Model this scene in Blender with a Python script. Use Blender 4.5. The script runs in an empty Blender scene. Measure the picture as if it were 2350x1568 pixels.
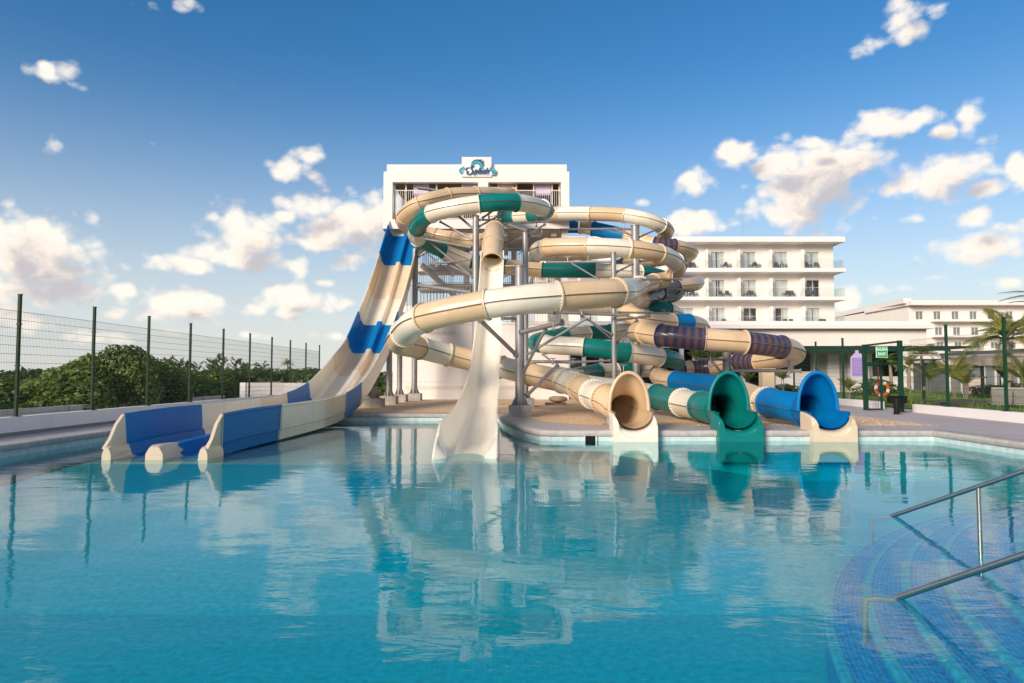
import bpy, bmesh, math, random
from mathutils import Vector, Matrix, noise as mnoise
from mathutils.geometry import tessellate_polygon
random.seed(7)
SC = bpy.context.scene
COL = SC.collection
R = math.radians
V = Vector

# ------------------------------------------------------------------ camera
CAM_H = 1.65
PITCH = math.atan(79 / 1567)
cam = bpy.data.cameras.new('camera')
cam.lens = 24.0
cam.sensor_width = 36.0
cam.clip_start = 0.1
cam.clip_end = 5000
cam_o = bpy.data.objects.new('camera', cam)
COL.objects.link(cam_o)
cam_o.location = (0, 0, CAM_H)
cam_o.rotation_euler = (math.pi / 2 + PITCH, 0, 0)
SC.camera = cam_o


def ray(px, py):
    a = (px - 1175) / 1567
    b = (784 - py) / 1567
    c, s = math.cos(PITCH), math.sin(PITCH)
    return V((a, c - b * s, s + b * c))


def at(px, py, y):
    """world point at distance y (metres straight ahead) seen in direction px, py"""
    d = ray(px, py)
    return V((0, 0, CAM_H)) + d * (y / d.y)


# ------------------------------------------------------------------ light
SUN_AZ = R(218)      # clockwise from +Y: behind the camera, to its left
SUN_EL = R(21)
SC.view_settings.view_transform = 'Standard'
SC.view_settings.look = 'None'
SC.view_settings.exposure = 0.85
SC.view_settings.gamma = 1.0
SC.view_settings.use_curve_mapping = False
SKY_STRENGTH = 0.080
CLOUD_STRENGTH = 0.60

sun = bpy.data.lights.new('sun', 'SUN')
sun.energy = 2.55
sun.angle = R(22)
sun.color = (1.0, 0.86, 0.73)
sun_o = bpy.data.objects.new('sun', sun)
COL.objects.link(sun_o)
sd = V((math.sin(SUN_AZ) * math.cos(SUN_EL), math.cos(SUN_AZ) * math.cos(SUN_EL), math.sin(SUN_EL)))
sun_o.rotation_euler = (-sd).to_track_quat('-Z', 'Y').to_euler()
sun_o.location = sd * 60

# clouds: (px, py, half width, half height, faintness)
CLOUDS = [
    (75, 600, 135, 88, 0), (110, 560, 70, 45, 0), (1880, 400, 130, 80, 0), (20, 560, 80, 60, 0), (150, 650, 70, 40, .25), (60, 665, 160, 28, .2),
    (565, 552, 72, 70, 0), (545, 590, 95, 32, 0), (435, 606, 75, 20, .2), (625, 590, 60, 22, .45), (455, 585, 25, 18, .35),
    (715, 478, 68, 36, .05), (790, 520, 95, 50, 0), (735, 552, 75, 22, .1), (850, 500, 70, 48, .1), (660, 495, 30, 18, .3),
    (675, 388, 55, 28, .12), (712, 362, 34, 22, .15), (640, 395, 26, 16, .3),
    (405, 700, 92, 36, .05), (440, 716, 80, 22, .25), (345, 722, 48, 18, .3), (480, 690, 35, 20, .4),
    (678, 690, 82, 30, .08), (650, 668, 42, 20, .15), (570, 715, 50, 18, .4),
    (132, 163, 56, 27, .50), (110, 160, 30, 22, .35), (175, 195, 40, 14, .62), (122, 335, 26, 34, .70),
    (355, 18, 42, 24, .45), (425, 15, 36, 22, .45),
    (2070, 52, 52, 50, .2), (2015, 98, 46, 24, .3), (2060, 15, 34, 28, .25), (2150, 25, 36, 18, .42),
    (1855, 430, 118, 78, 0), (1955, 372, 92, 60, 0), (1830, 480, 90, 42, .05), (1780, 380, 62, 40, .2), (1700, 352, 56, 32, .15),
    (1860, 330, 44, 18, .3), (2025, 290, 58, 30, .15), (2105, 278, 52, 24, .25), (2160, 300, 46, 20, .4), (2226, 275, 28, 40, .32), (2265, 320, 36, 16, .5),
    (2165, 400, 125, 48, .05), (2100, 420, 70, 26, .2), (2250, 425, 62, 24, .3),
    (1595, 412, 56, 36, .38), (1580, 515, 58, 26, .15), (1465, 466, 32, 10, .5),
    (2225, 505, 52, 26, .28), (2250, 565, 98, 36, .22), (2335, 385, 44, 46, .15), (2325, 520, 50, 18, .35), (2312, 648, 44, 16, .4), (2150, 640, 30, 10, .55),
    (290, 670, 40, 16, .25), (690, 610, 24, 22, .4), (795, 600, 36, 20, .35), (490, 497, 20, 15, .45), (800, 695, 26, 12, .45),
    (60, 735, 75, 30, .35), (215, 775, 75, 18, .35), (745, 652, 30, 10, .55), (2090, 500, 30, 12, .55), (1945, 690, 26, 36, .2),
    (260, 715, 40, 14, .5), (375, 765, 50, 12, .5), (760, 770, 60, 12, .5), (600, 770, 50, 10, .55), (2040, 660, 60, 12, .6), (545, 195, 26, 16, .68), (350, 330, 16, 10, .7),
]


def make_world():
    w = bpy.data.worlds.new('World')
    SC.world = w
    w.use_nodes = True
    nt = w.node_tree
    N = nt.nodes
    L = nt.links
    N.clear()

    def nd(t, **kw):
        n = N.new(t)
        for k, v in kw.items():
            setattr(n, k, v)
        return n

    def setin(n, i, v):
        if isinstance(v, bpy.types.NodeSocket):
            L.new(v, n.inputs[i])
        else:
            n.inputs[i].default_value = v

    def M(op, a, b=None, c=None, clamp=False):
        n = nd('ShaderNodeMath', operation=op, use_clamp=clamp)
        setin(n, 0, a)
        if b is not None:
            setin(n, 1, b)
        if c is not None:
            setin(n, 2, c)
        return n.outputs[0]

    def VM(op, a, b=None, c=None):
        n = nd('ShaderNodeVectorMath', operation=op)
        setin(n, 0, a)
        if b is not None:
            setin(n, 1, b)
        if c is not None:
            setin(n, 2, c)
        return n.outputs[1] if op == 'LENGTH' else n.outputs[0]

    def smooth(x, lo, hi, a=0.0, b=1.0):
        n = nd('ShaderNodeMapRange', interpolation_type='SMOOTHSTEP')
        setin(n, 0, x)
        n.inputs[1].default_value = lo
        n.inputs[2].default_value = hi
        n.inputs[3].default_value = a
        n.inputs[4].default_value = b
        return n.outputs[0]

    sky = nd('ShaderNodeTexSky', sky_type='NISHITA')
    sky.sun_disc = False
    sky.sun_elevation = SUN_EL
    sky.sun_rotation = SUN_AZ
    sky.air_density = 1.0
    sky.dust_density = 0.35
    sky.ozone_density = 2.6
    sky.altitude = 0
    hs = nd('ShaderNodeHueSaturation')
    hs.inputs[1].default_value = 1.32
    hs.inputs[2].default_value = 1.0
    L.new(sky.outputs[0], hs.inputs[4])
    tc = nd('ShaderNodeTexCoord')
    dirv = tc.outputs['Generated']
    sp = nd('ShaderNodeSeparateXYZ')
    L.new(dirv, sp.inputs[0])
    az = M('ARCTAN2', sp.outputs[0], sp.outputs[1])
    el = M('ARCSINE', sp.outputs[2])

    def density(daz, delv, doff, fine=True):
        cmb = nd('ShaderNodeCombineXYZ')
        L.new(M('ADD', az, daz), cmb.inputs[0])
        L.new(M('ADD', el, delv), cmb.inputs[1])
        p = cmb.outputs[0]
        best = None
        for (cx, cy, rw, rh, k) in CLOUDS:
            d = ray(cx, cy).normalized()
            a0, e0 = math.atan2(d.x, d.y), math.asin(d.z)
            d2 = ray(cx + rw, cy).normalized()
            ra = abs(math.atan2(d2.x, d2.y) - a0) * 1.15
            d3 = ray(cx, cy - rh).normalized()
            re = abs(math.asin(d3.z) - e0) * 1.15
            q = VM('MULTIPLY_ADD', p, (1 / ra, 1 / re, 0), (-a0 / ra, -e0 / re, k * 1.45 if k >= 0.2 else k))
            l = VM('LENGTH', q)
            best = l if best is None else M('SMOOTH_MIN', best, l, 0.12)
        # unseen clouds outside the view, spread overhead and thickened for fill light
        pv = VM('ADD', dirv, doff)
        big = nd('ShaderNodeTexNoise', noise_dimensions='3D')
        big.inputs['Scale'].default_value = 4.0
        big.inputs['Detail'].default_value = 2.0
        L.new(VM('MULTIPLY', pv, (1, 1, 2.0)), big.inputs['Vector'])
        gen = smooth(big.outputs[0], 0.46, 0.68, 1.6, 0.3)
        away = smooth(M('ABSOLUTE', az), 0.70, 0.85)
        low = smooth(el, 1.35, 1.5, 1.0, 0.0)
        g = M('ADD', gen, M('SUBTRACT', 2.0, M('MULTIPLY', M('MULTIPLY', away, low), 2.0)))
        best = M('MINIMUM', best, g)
        n1 = nd('ShaderNodeTexNoise', noise_dimensions='3D')
        n1.inputs['Scale'].default_value = 22.0
        n1.inputs['Detail'].default_value = 8.0 if fine else 4.0
        n1.inputs['Roughness'].default_value = 0.58
        n1.inputs['Distortion'].default_value = 0.35
        L.new(VM('MULTIPLY', pv, (1, 1, 1.35)), n1.inputs['Vector'])
        nn = M('MULTIPLY', M('SUBTRACT', n1.outputs[0], 0.5), 1.75)
        if not fine:
            return M('ADD', M('SUBTRACT', 1.42, best), nn)
        vo = nd('ShaderNodeTexVoronoi', feature='F1')
        vo.inputs['Scale'].default_value = 34.0
        vo.inputs['Detail'].default_value = 1.0
        L.new(VM('MULTIPLY', pv, (1, 1, 1.2)), vo.inputs['Vector'])
        bil = M('MULTIPLY', M('SUBTRACT', 0.42, vo.outputs['Distance']), 0.75)
        # bodies stay solid, only the rims billow and fray; undersides are flatter
        return M('ADD', M('ADD', M('SUBTRACT', 1.46, best), nn), bil)

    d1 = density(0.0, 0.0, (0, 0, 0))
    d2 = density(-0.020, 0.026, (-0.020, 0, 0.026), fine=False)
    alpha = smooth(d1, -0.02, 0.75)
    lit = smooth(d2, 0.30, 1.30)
    ramp = nd('ShaderNodeValToRGB')
    cr = ramp.color_ramp
    cr.elements[0].position = 0.0
    cr.elements[0].color = (1.0, 0.93, 0.83, 1)
    cr.elements[1].position = 1.0
    cr.elements[1].color = (0.56, 0.53, 0.56, 1)
    e = cr.elements.new(0.45)
    e.color = (0.96, 0.84, 0.73, 1)
    L.new(lit, ramp.inputs[0])
    # pale warm air close to the horizon, all the way round
    hz = smooth(el, -0.05, 0.50, 1.0, 0.0)
    bg1 = nd('ShaderNodeBackground')
    bg1.inputs[1].default_value = SKY_STRENGTH
    L.new(hs.outputs[0], bg1.inputs[0])
    bgh = nd('ShaderNodeBackground')
    bgh.inputs[0].default_value = (0.83, 0.84, 0.84, 1)
    bgh.inputs[1].default_value = 0.50
    mh = nd('ShaderNodeMixShader')
    L.new(M('MULTIPLY', M('POWER', hz, 1.6), 0.95), mh.inputs[0])
    L.new(bg1.outputs[0], mh.inputs[1])
    L.new(bgh.outputs[0], mh.inputs[2])
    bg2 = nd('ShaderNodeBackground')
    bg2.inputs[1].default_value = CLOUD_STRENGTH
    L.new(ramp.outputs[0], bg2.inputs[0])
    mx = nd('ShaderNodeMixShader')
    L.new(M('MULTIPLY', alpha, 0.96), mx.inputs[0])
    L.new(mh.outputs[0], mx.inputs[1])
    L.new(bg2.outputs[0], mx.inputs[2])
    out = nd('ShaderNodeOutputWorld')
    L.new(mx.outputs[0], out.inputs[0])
    w.cycles.sampling_method = 'MANUAL'
    w.cycles.sample_map_resolution = 512


make_world()
SC.cycles.max_bounces = 8
SC.cycles.transparent_max_bounces = 24
SC.cycles.caustics_reflective = False
SC.cycles.caustics_refractive = False


# ------------------------------------------------------------------ materials
def mat(name, col, rough=0.5, col2=None, nscale=3.0, bump=0.0, bscale=40.0, metal=0.0, coat=0.0,
        island=0.0, detail=5.0, streak=0.0, spec=0.5, stretch=(1, 1, 1), sss=0.0, contrast=(0.35, 0.65)):
    m = bpy.data.materials.new(name)
    m.use_nodes = True
    nt = m.node_tree
    N, L = nt.nodes, nt.links
    b = N['Principled BSDF']
    b.inputs['Roughness'].default_value = rough
    b.inputs['Metallic'].default_value = metal
    b.inputs['Coat Weight'].default_value = coat
    b.inputs['Coat Roughness'].default_value = 0.08
    b.inputs['Specular IOR Level'].default_value = spec
    tc = N.new('ShaderNodeTexCoord')
    mp = N.new('ShaderNodeMapping')
    mp.inputs['Scale'].default_value = stretch
    L.new(tc.outputs['Object'], mp.inputs[0])
    c2 = col2 if col2 else tuple(x * 0.86 for x in col)
    nz = N.new('ShaderNodeTexNoise')
    nz.inputs['Scale'].default_value = nscale
    nz.inputs['Detail'].default_value = detail
    nz.inputs['Roughness'].default_value = 0.6
    L.new(mp.outputs[0], nz.inputs['Vector'])
    mr = N.new('ShaderNodeMapRange')
    mr.inputs[1].default_value, mr.inputs[2].default_value = contrast
    L.new(nz.outputs[0], mr.inputs[0])
    mx = N.new('ShaderNodeMix')
    mx.data_type = 'RGBA'
    mx.inputs[6].default_value = (*col, 1)
    mx.inputs[7].default_value = (*c2, 1)
    L.new(mr.outputs[0], mx.inputs[0])
    out = mx.outputs[2]
    if island:
        g = N.new('ShaderNodeNewGeometry')
        hs = N.new('ShaderNodeHueSaturation')
        r1 = N.new('ShaderNodeMapRange')
        r1.inputs[3].default_value = 1 - island
        r1.inputs[4].default_value = 1 + island
        L.new(g.outputs['Random Per Island'], r1.inputs[0])
        L.new(r1.outputs[0], hs.inputs[2])
        L.new(out, hs.inputs[4])
        out = hs.outputs[0]
    if streak:
        n2 = N.new('ShaderNodeTexNoise')
        n2.inputs['Scale'].default_value = 1.0
        n2.inputs['Detail'].default_value = 4
        mp2 = N.new('ShaderNodeMapping')
        mp2.inputs['Scale'].default_value = (3.0, 3.0, 0.25)
        L.new(tc.outputs['Object'], mp2.inputs[0])
        L.new(mp2.outputs[0], n2.inputs['Vector'])
        r2 = N.new('ShaderNodeMapRange')
        r2.inputs[1].default_value, r2.inputs[2].default_value = 0.52, 0.78
        r2.inputs[3].default_value, r2.inputs[4].default_value = 1.0, 1.0 - streak
        L.new(n2.outputs[0], r2.inputs[0])
        h2 = N.new('ShaderNodeHueSaturation')
        L.new(r2.outputs[0], h2.inputs[2])
        L.new(out, h2.inputs[4])
        out = h2.outputs[0]
    L.new(out, b.inputs['Base Color'])
    if bump:
        n3 = N.new('ShaderNodeTexNoise')
        n3.inputs['Scale'].default_value = bscale
        n3.inputs['Detail'].default_value = 6
        L.new(mp.outputs[0], n3.inputs['Vector'])
        bp = N.new('ShaderNodeBump')
        bp.inputs['Strength'].default_value = bump
        bp.inputs['Distance'].default_value = 0.02
        L.new(n3.outputs[0], bp.inputs['Height'])
        L.new(bp.outputs[0], b.inputs['Normal'])
    if sss:
        b.inputs['Subsurface Weight'].default_value = sss
        b.inputs['Subsurface Radius'].default_value = (0.05, 0.04, 0.03)
    return m


def leaf_mat(name, col, col2, trans=0.25, island=0.35):
    m = mat(name, col, 0.45, col2, nscale=0.9, island=island, spec=0.35)
    nt = m.node_tree
    N, L = nt.nodes, nt.links
    b = N['Principled BSDF']
    src = b.inputs['Base Color'].links[0].from_socket
    tr = N.new('ShaderNodeBsdfTranslucent')
    hs = N.new('ShaderNodeHueSaturation')
    hs.inputs[2].default_value = 1.5
    L.new(src, hs.inputs[4])
    L.new(hs.outputs[0], tr.inputs[0])
    mx = N.new('ShaderNodeMixShader')
    mx.inputs[0].default_value = trans
    L.new(b.outputs[0], mx.inputs[1])
    L.new(tr.outputs[0], mx.inputs[2])
    L.new(mx.outputs[0], N['Material Output'].inputs[0])
    return m


MT = {}
MT['cream'] = mat('cream fibreglass', (0.82, 0.75, 0.61), 0.30, (0.77, 0.69, 0.54), 0.9, coat=0.25, streak=0.10)
MT['beige'] = mat('beige fibreglass', (0.72, 0.53, 0.325), 0.34, (0.66, 0.475, 0.28), 0.9, coat=0.15, streak=0.10)
MT['teal'] = mat('teal fibreglass', (0.002, 0.20, 0.18), 0.36, (0.002, 0.175, 0.16), 0.9, coat=0.05, streak=0.05, spec=0.28)
MT['blue'] = mat('blue fibreglass', (0.001, 0.18, 0.46), 0.42, (0.001, 0.158, 0.41), 0.9, streak=0.08, spec=0.16)
MT['white_gel'] = mat('white fibreglass', (0.88, 0.81, 0.67), 0.30, (0.84, 0.76, 0.61), 0.9, coat=0.3, streak=0.05)
MT['sand'] = mat('sand fibreglass', (0.74, 0.60, 0.42), 0.32, (0.69, 0.55, 0.38), 0.9, coat=0.25, streak=0.05)
MT['seam'] = mat('seam caulk', (0.20, 0.15, 0.09), 0.6, (0.12, 0.09, 0.06), 6)
MT['bolt'] = mat('bolts', (0.16, 0.13, 0.10), 0.5)
MT['steel'] = mat('galvanised steel', (0.36, 0.345, 0.335), 0.46, (0.27, 0.26, 0.255), 1.6, metal=0.45, streak=0.12)
MT['steel_dark'] = mat('dark steel', (0.22, 0.22, 0.24), 0.5, (0.16, 0.16, 0.17), 3, metal=0.6)
MT['inox'] = mat('brushed stainless', (0.56, 0.50, 0.43), 0.32, (0.46, 0.41, 0.35), 3, metal=1.0)
MT['concrete'] = mat('plinth concrete', (0.46, 0.43, 0.40), 0.85, (0.32, 0.30, 0.27), 3, bump=0.3, streak=0.15)
MT['wall'] = mat('white render', (0.84, 0.785, 0.735), 0.8, (0.80, 0.745, 0.695), 0.35, bump=0.12, bscale=60, streak=0.05)
MT['wall2'] = mat('cream render', (0.84, 0.77, 0.69), 0.8, (0.80, 0.73, 0.65), 0.3, bump=0.1, bscale=60, streak=0.05)
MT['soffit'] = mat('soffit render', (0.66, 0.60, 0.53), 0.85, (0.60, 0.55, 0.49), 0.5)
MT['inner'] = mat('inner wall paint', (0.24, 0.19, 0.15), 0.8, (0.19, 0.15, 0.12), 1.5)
MT['rail_white'] = mat('white railing paint', (0.78, 0.72, 0.64), 0.5)
MT['rail_grey'] = mat('grey railing paint', (0.42, 0.41, 0.41), 0.5)
MT['lilac'] = mat('lilac banner', (0.62, 0.50, 0.72), 0.7, (0.66, 0.56, 0.76), 2)
MT['green_paint'] = mat('green powder coat', (0.004, 0.040, 0.022), 0.45, (0.007, 0.050, 0.027), 2.0, spec=0.3)
MT['olive_paint'] = mat('olive powder coat', (0.016, 0.038, 0.015), 0.55, (0.024, 0.048, 0.020), 1.2, spec=0.2)
MT['wire'] = mat('green wire', (0.03, 0.06, 0.045), 0.5)
MT['gar_wall'] = mat('white garden wall', (0.86, 0.83, 0.81), 0.8, (0.82, 0.79, 0.77), 0.6, bump=0.1, streak=0.06)
MT['gar_wall2'] = mat('grey outer wall', (0.62, 0.60, 0.58), 0.85, (0.54, 0.52, 0.50), 0.8, bump=0.2, streak=0.18)
MT['curb'] = mat('wall skirting', (0.22, 0.20, 0.20), 0.8, (0.27, 0.25, 0.24), 2)
MT['deck'] = mat('pool deck', (0.52, 0.455, 0.43), 0.75, (0.45, 0.39, 0.37), 0.8, bump=0.25, bscale=25)
MT['coping'] = mat('pool coping', (0.53, 0.48, 0.43), 0.8, (0.40, 0.36, 0.32), 5.0, bump=0.45, bscale=18)
MT['gravel_base'] = mat('gravel bed', (0.82, 0.58, 0.35), 0.95, (0.62, 0.43, 0.25), 9.0, bump=0.5, bscale=30, detail=9)
MT['soil'] = mat('sandy soil', (0.24, 0.20, 0.13), 0.95, (0.14, 0.15, 0.07), 0.5, bump=0.6, bscale=8)
MT['lawn'] = mat('lawn', (0.15, 0.23, 0.045), 0.9, (0.09, 0.15, 0.03), 1.5, bump=0.8, bscale=30)
MT['bark'] = mat('bark', (0.22, 0.17, 0.12), 0.9, (0.13, 0.10, 0.07), 6, bump=0.8, bscale=14)
MT['palm_bark'] = mat('palm bark', (0.34, 0.27, 0.19), 0.9, (0.22, 0.17, 0.12), 5, bump=0.8, bscale=12, stretch=(1, 1, 4))
MT['leaf_dark'] = leaf_mat('dark leaves', (0.095, 0.150, 0.028), (0.055, 0.095, 0.020), trans=0.3)
MT['leaf_mid'] = leaf_mat('mid leaves', (0.15, 0.21, 0.038), (0.08, 0.13, 0.026), trans=0.3)
MT['leaf_light'] = leaf_mat('light leaves', (0.21, 0.26, 0.052), (0.11, 0.16, 0.034), trans=0.3)
MT['leaf_round'] = leaf_mat('sea grape leaves', (0.155, 0.205, 0.040), (0.075, 0.115, 0.024), island=0.5)
MT['leaf_feather'] = leaf_mat('feathery leaves', (0.13, 0.155, 0.045), (0.08, 0.105, 0.03))
MT['frond'] = leaf_mat('palm frond', (0.17, 0.22, 0.040), (0.22, 0.21, 0.045), trans=0.35)
MT['frond_y'] = leaf_mat('yellowing frond', (0.42, 0.37, 0.05), (0.25, 0.27, 0.045), trans=0.35)
MT['grass'] = leaf_mat('grass blades', (0.15, 0.24, 0.045), (0.20, 0.27, 0.06), trans=0.35)
MT['glass_rail'] = None
MT['black'] = mat('black plastic', (0.008, 0.008, 0.009), 0.55, spec=0.2)
MT['wicker'] = mat('dark wicker', (0.11, 0.095, 0.08), 0.7, (0.07, 0.06, 0.05), 20)
MT['frame_white'] = mat('window frame', (0.74, 0.70, 0.65), 0.45)
MT['curtain'] = mat('curtain', (0.80, 0.78, 0.74), 0.85, (0.62, 0.61, 0.58), 2.2, stretch=(7, 1, 0.15))
MT['pane_dark'] = mat('dark pane', (0.16, 0.175, 0.18), 0.08, (0.20, 0.22, 0.22), 1, spec=0.7)
MT['awning'] = mat('brown awning cloth', (0.68, 0.54, 0.48), 0.85, (0.60, 0.47, 0.42), 2, stretch=(6, 1, 1))
MT['dark_beam'] = mat('dark beam', (0.012, 0.02, 0.016), 0.55)
MT['wood'] = mat('weathered wood', (0.24, 0.16, 0.10), 0.85, (0.15, 0.10, 0.065), 8, stretch=(1, 8, 8), bump=0.4)
MT['tarp'] = mat('tan tarp', (0.46, 0.36, 0.24), 0.8, (0.36, 0.28, 0.19), 6)
MT['sign_green'] = mat('sign green', (0.0, 0.36, 0.10), 0.45, (0.0, 0.34, 0.095))
MT['sign_white'] = mat('sign white', (0.80, 0.80, 0.78), 0.5, (0.78, 0.78, 0.76))
MT['sign_lilac'] = mat('sign lilac', (0.27, 0.19, 0.46), 0.6, (0.30, 0.22, 0.49))
MT['sign_lilac2'] = mat('sign lilac pale', (0.46, 0.39, 0.62), 0.6, (0.48, 0.41, 0.64))
MT['logo_navy'] = mat('logo navy', (0.03, 0.05, 0.12), 0.5)
MT['logo_teal'] = mat('logo teal', (0.03, 0.33, 0.42), 0.5)
MT['logo_blue'] = mat('logo blue', (0.20, 0.50, 0.68), 0.5)
MT['logo_mid'] = mat('logo mid blue', (0.05, 0.20, 0.42), 0.5)
MT['orange'] = mat('life ring orange', (0.72, 0.13, 0.03), 0.5)
MT['red'] = mat('red cloth', (0.45, 0.02, 0.03), 0.7)
MT['lounger'] = mat('white lounger mesh', (0.55, 0.52, 0.48), 0.7)
MT['louver'] = mat('grey louvre paint', (0.50, 0.47, 0.42), 0.6)
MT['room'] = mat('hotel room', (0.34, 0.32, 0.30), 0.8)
MT['inox_dimmed'] = mat('submerged stainless', (0.20, 0.18, 0.16), 0.6)  # dull dark copy of the stainless, dimming by the water put into its colour
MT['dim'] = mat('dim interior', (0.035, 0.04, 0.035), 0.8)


def stripe_mat():
    m = bpy.data.materials.new('striped translucent fibreglass')
    m.use_nodes = True
    N, L = m.node_tree.nodes, m.node_tree.links
    b = N['Principled BSDF']
    b.inputs['Roughness'].default_value = 0.25
    b.inputs['Coat Weight'].default_value = 0.3
    uv = N.new('ShaderNodeUVMap')
    uv.uv_map = 'length'
    sp = N.new('ShaderNodeSeparateXYZ')
    L.new(uv.outputs[0], sp.inputs[0])
    m1 = N.new('ShaderNodeMath')
    m1.operation = 'MULTIPLY'
    m1.inputs[1].default_value = 3.6
    L.new(sp.outputs[0], m1.inputs[0])
    fr = N.new('ShaderNodeMath')
    fr.operation = 'FRACT'
    L.new(m1.outputs[0], fr.inputs[0])
    ra = N.new('ShaderNodeValToRGB')
    e = ra.color_ramp.elements
    e[0].position, e[0].color = 0.0, (0.05, 0.065, 0.15, 1)
    e[1].position, e[1].color = 1.0, (0.05, 0.065, 0.15, 1)
    for p, c in ((0.46, (0.05, 0.065, 0.15, 1)), (0.52, (0.20, 0.095, 0.075, 1)), (0.94, (0.21, 0.10, 0.08, 1))):
        x = e.new(p)
        x.color = c
    L.new(fr.outputs[0], ra.inputs[0])
    L.new(ra.outputs[0], b.inputs['Base Color'])
    tr = N.new('ShaderNodeBsdfTranslucent')
    L.new(ra.outputs[0], tr.inputs[0])
    mx = N.new('ShaderNodeMixShader')
    mx.inputs[0].default_value = 0.25
    L.new(b.outputs[0], mx.inputs[1])
    L.new(tr.outputs[0], mx.inputs[2])
    L.new(mx.outputs[0], N['Material Output'].inputs[0])
    return m


MT['stripe'] = stripe_mat()


def clear_mat(name, tint, gl=0.06, rough=0.02):
    m = bpy.data.materials.new(name)
    m.use_nodes = True
    N, L = m.node_tree.nodes, m.node_tree.links
    N.remove(N['Principled BSDF'])
    t = N.new('ShaderNodeBsdfTransparent')
    t.inputs[0].default_value = (*tint, 1)
    g = N.new('ShaderNodeBsdfGlossy')
    g.inputs['Roughness'].default_value = rough
    fz = N.new('ShaderNodeLayerWeight')
    fz.inputs[0].default_value = 0.5
    pw = N.new('ShaderNodeMath')
    pw.operation = 'POWER'
    L.new(fz.outputs['Facing'], pw.inputs[0])
    pw.inputs[1].default_value = 5.0
    ad = N.new('ShaderNodeMath')
    ad.operation = 'MULTIPLY_ADD'
    ad.inputs[1].default_value = 0.95
    ad.inputs[2].default_value = 0.04
    L.new(pw.outputs[0], ad.inputs[0])
    mx = N.new('ShaderNodeMixShader')
    L.new(ad.outputs[0], mx.inputs[0])
    L.new(t.outputs[0], mx.inputs[1])
    L.new(g.outputs[0], mx.inputs[2])
    L.new(mx.outputs[0], N['Material Output'].inputs[0])
    return m


MT['glass_rail'] = clear_mat('railing glass', (0.95, 0.975, 0.97))
MT['pane'] = clear_mat('window glass', (0.93, 0.95, 0.95))


def tile_mat(name, col, col2, grout, size, rough=0.35, spread=0.25):
    """small mosaic tiles, flat print-like detail far below a pixel-wide joint"""
    m = bpy.data.materials.new(name)
    m.use_nodes = True
    N, L = m.node_tree.nodes, m.node_tree.links
    b = N['Principled BSDF']
    b.inputs['Roughness'].default_value = rough
    uv = N.new('ShaderNodeUVMap')
    uv.uv_map = 'tiles'
    b.inputs['Specular IOR Level'].default_value = 0.06
    br = N.new('ShaderNodeTexBrick')
    br.offset = 0.0
    br.inputs['Color1'].default_value = (*col, 1)
    br.inputs['Color2'].default_value = (*col2, 1)
    br.inputs['Mortar'].default_value = (*grout, 1)
    br.inputs['Scale'].default_value = 1.0
    br.inputs['Mortar Size'].default_value = size * 0.10
    br.inputs['Mortar Smooth'].default_value = 0.2
    br.inputs['Brick Width'].default_value = size
    br.inputs['Row Height'].default_value = size
    L.new(uv.outputs[0], br.inputs['Vector'])
    vo = N.new('ShaderNodeTexNoise')
    vo.inputs['Scale'].default_value = 1.0 / size * 0.6
    vo.inputs['Detail'].default_value = 2
    L.new(uv.outputs[0], vo.inputs['Vector'])
    hs = N.new('ShaderNodeHueSaturation')
    mr = N.new('ShaderNodeMapRange')
    mr.inputs[1].default_value, mr.inputs[2].default_value = 0.3, 0.7
    mr.inputs[3].default_value, mr.inputs[4].default_value = 1 - spread, 1 + spread
    L.new(vo.outputs[0], mr.inputs[0])
    L.new(mr.outputs[0], hs.inputs[2])
    L.new(br.outputs[0], hs.inputs[4])
    L.new(hs.outputs[0], b.inputs['Base Color'])
    return m


MT['pool_floor'] = tile_mat('pool floor mosaic', (0.001, 0.375, 0.425), (0.001, 0.395, 0.45), (0.004, 0.42, 0.46), 0.05, spread=0.16)
MT['pool_step'] = tile_mat('pool step mosaic', (0.003, 0.18, 0.42), (0.008, 0.26, 0.48), (0.06, 0.36, 0.54), 0.042, spread=0.3)
MT['pool_nosing'] = tile_mat('step nosing mosaic', (0.02, 0.36, 0.44), (0.035, 0.40, 0.48), (0.10, 0.41, 0.48), 0.05)
MT['pool_wall'] = tile_mat('waterline tiles', (0.56, 0.68, 0.65), (0.60, 0.71, 0.68), (0.64, 0.72, 0.69), 0.10, spread=0.12)
MT['pool_ledge'] = tile_mat('shallow ledge tiles', (0.54, 0.53, 0.48), (0.57, 0.56, 0.51), (0.56, 0.55, 0.50), 0.10, spread=0.10)


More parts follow.
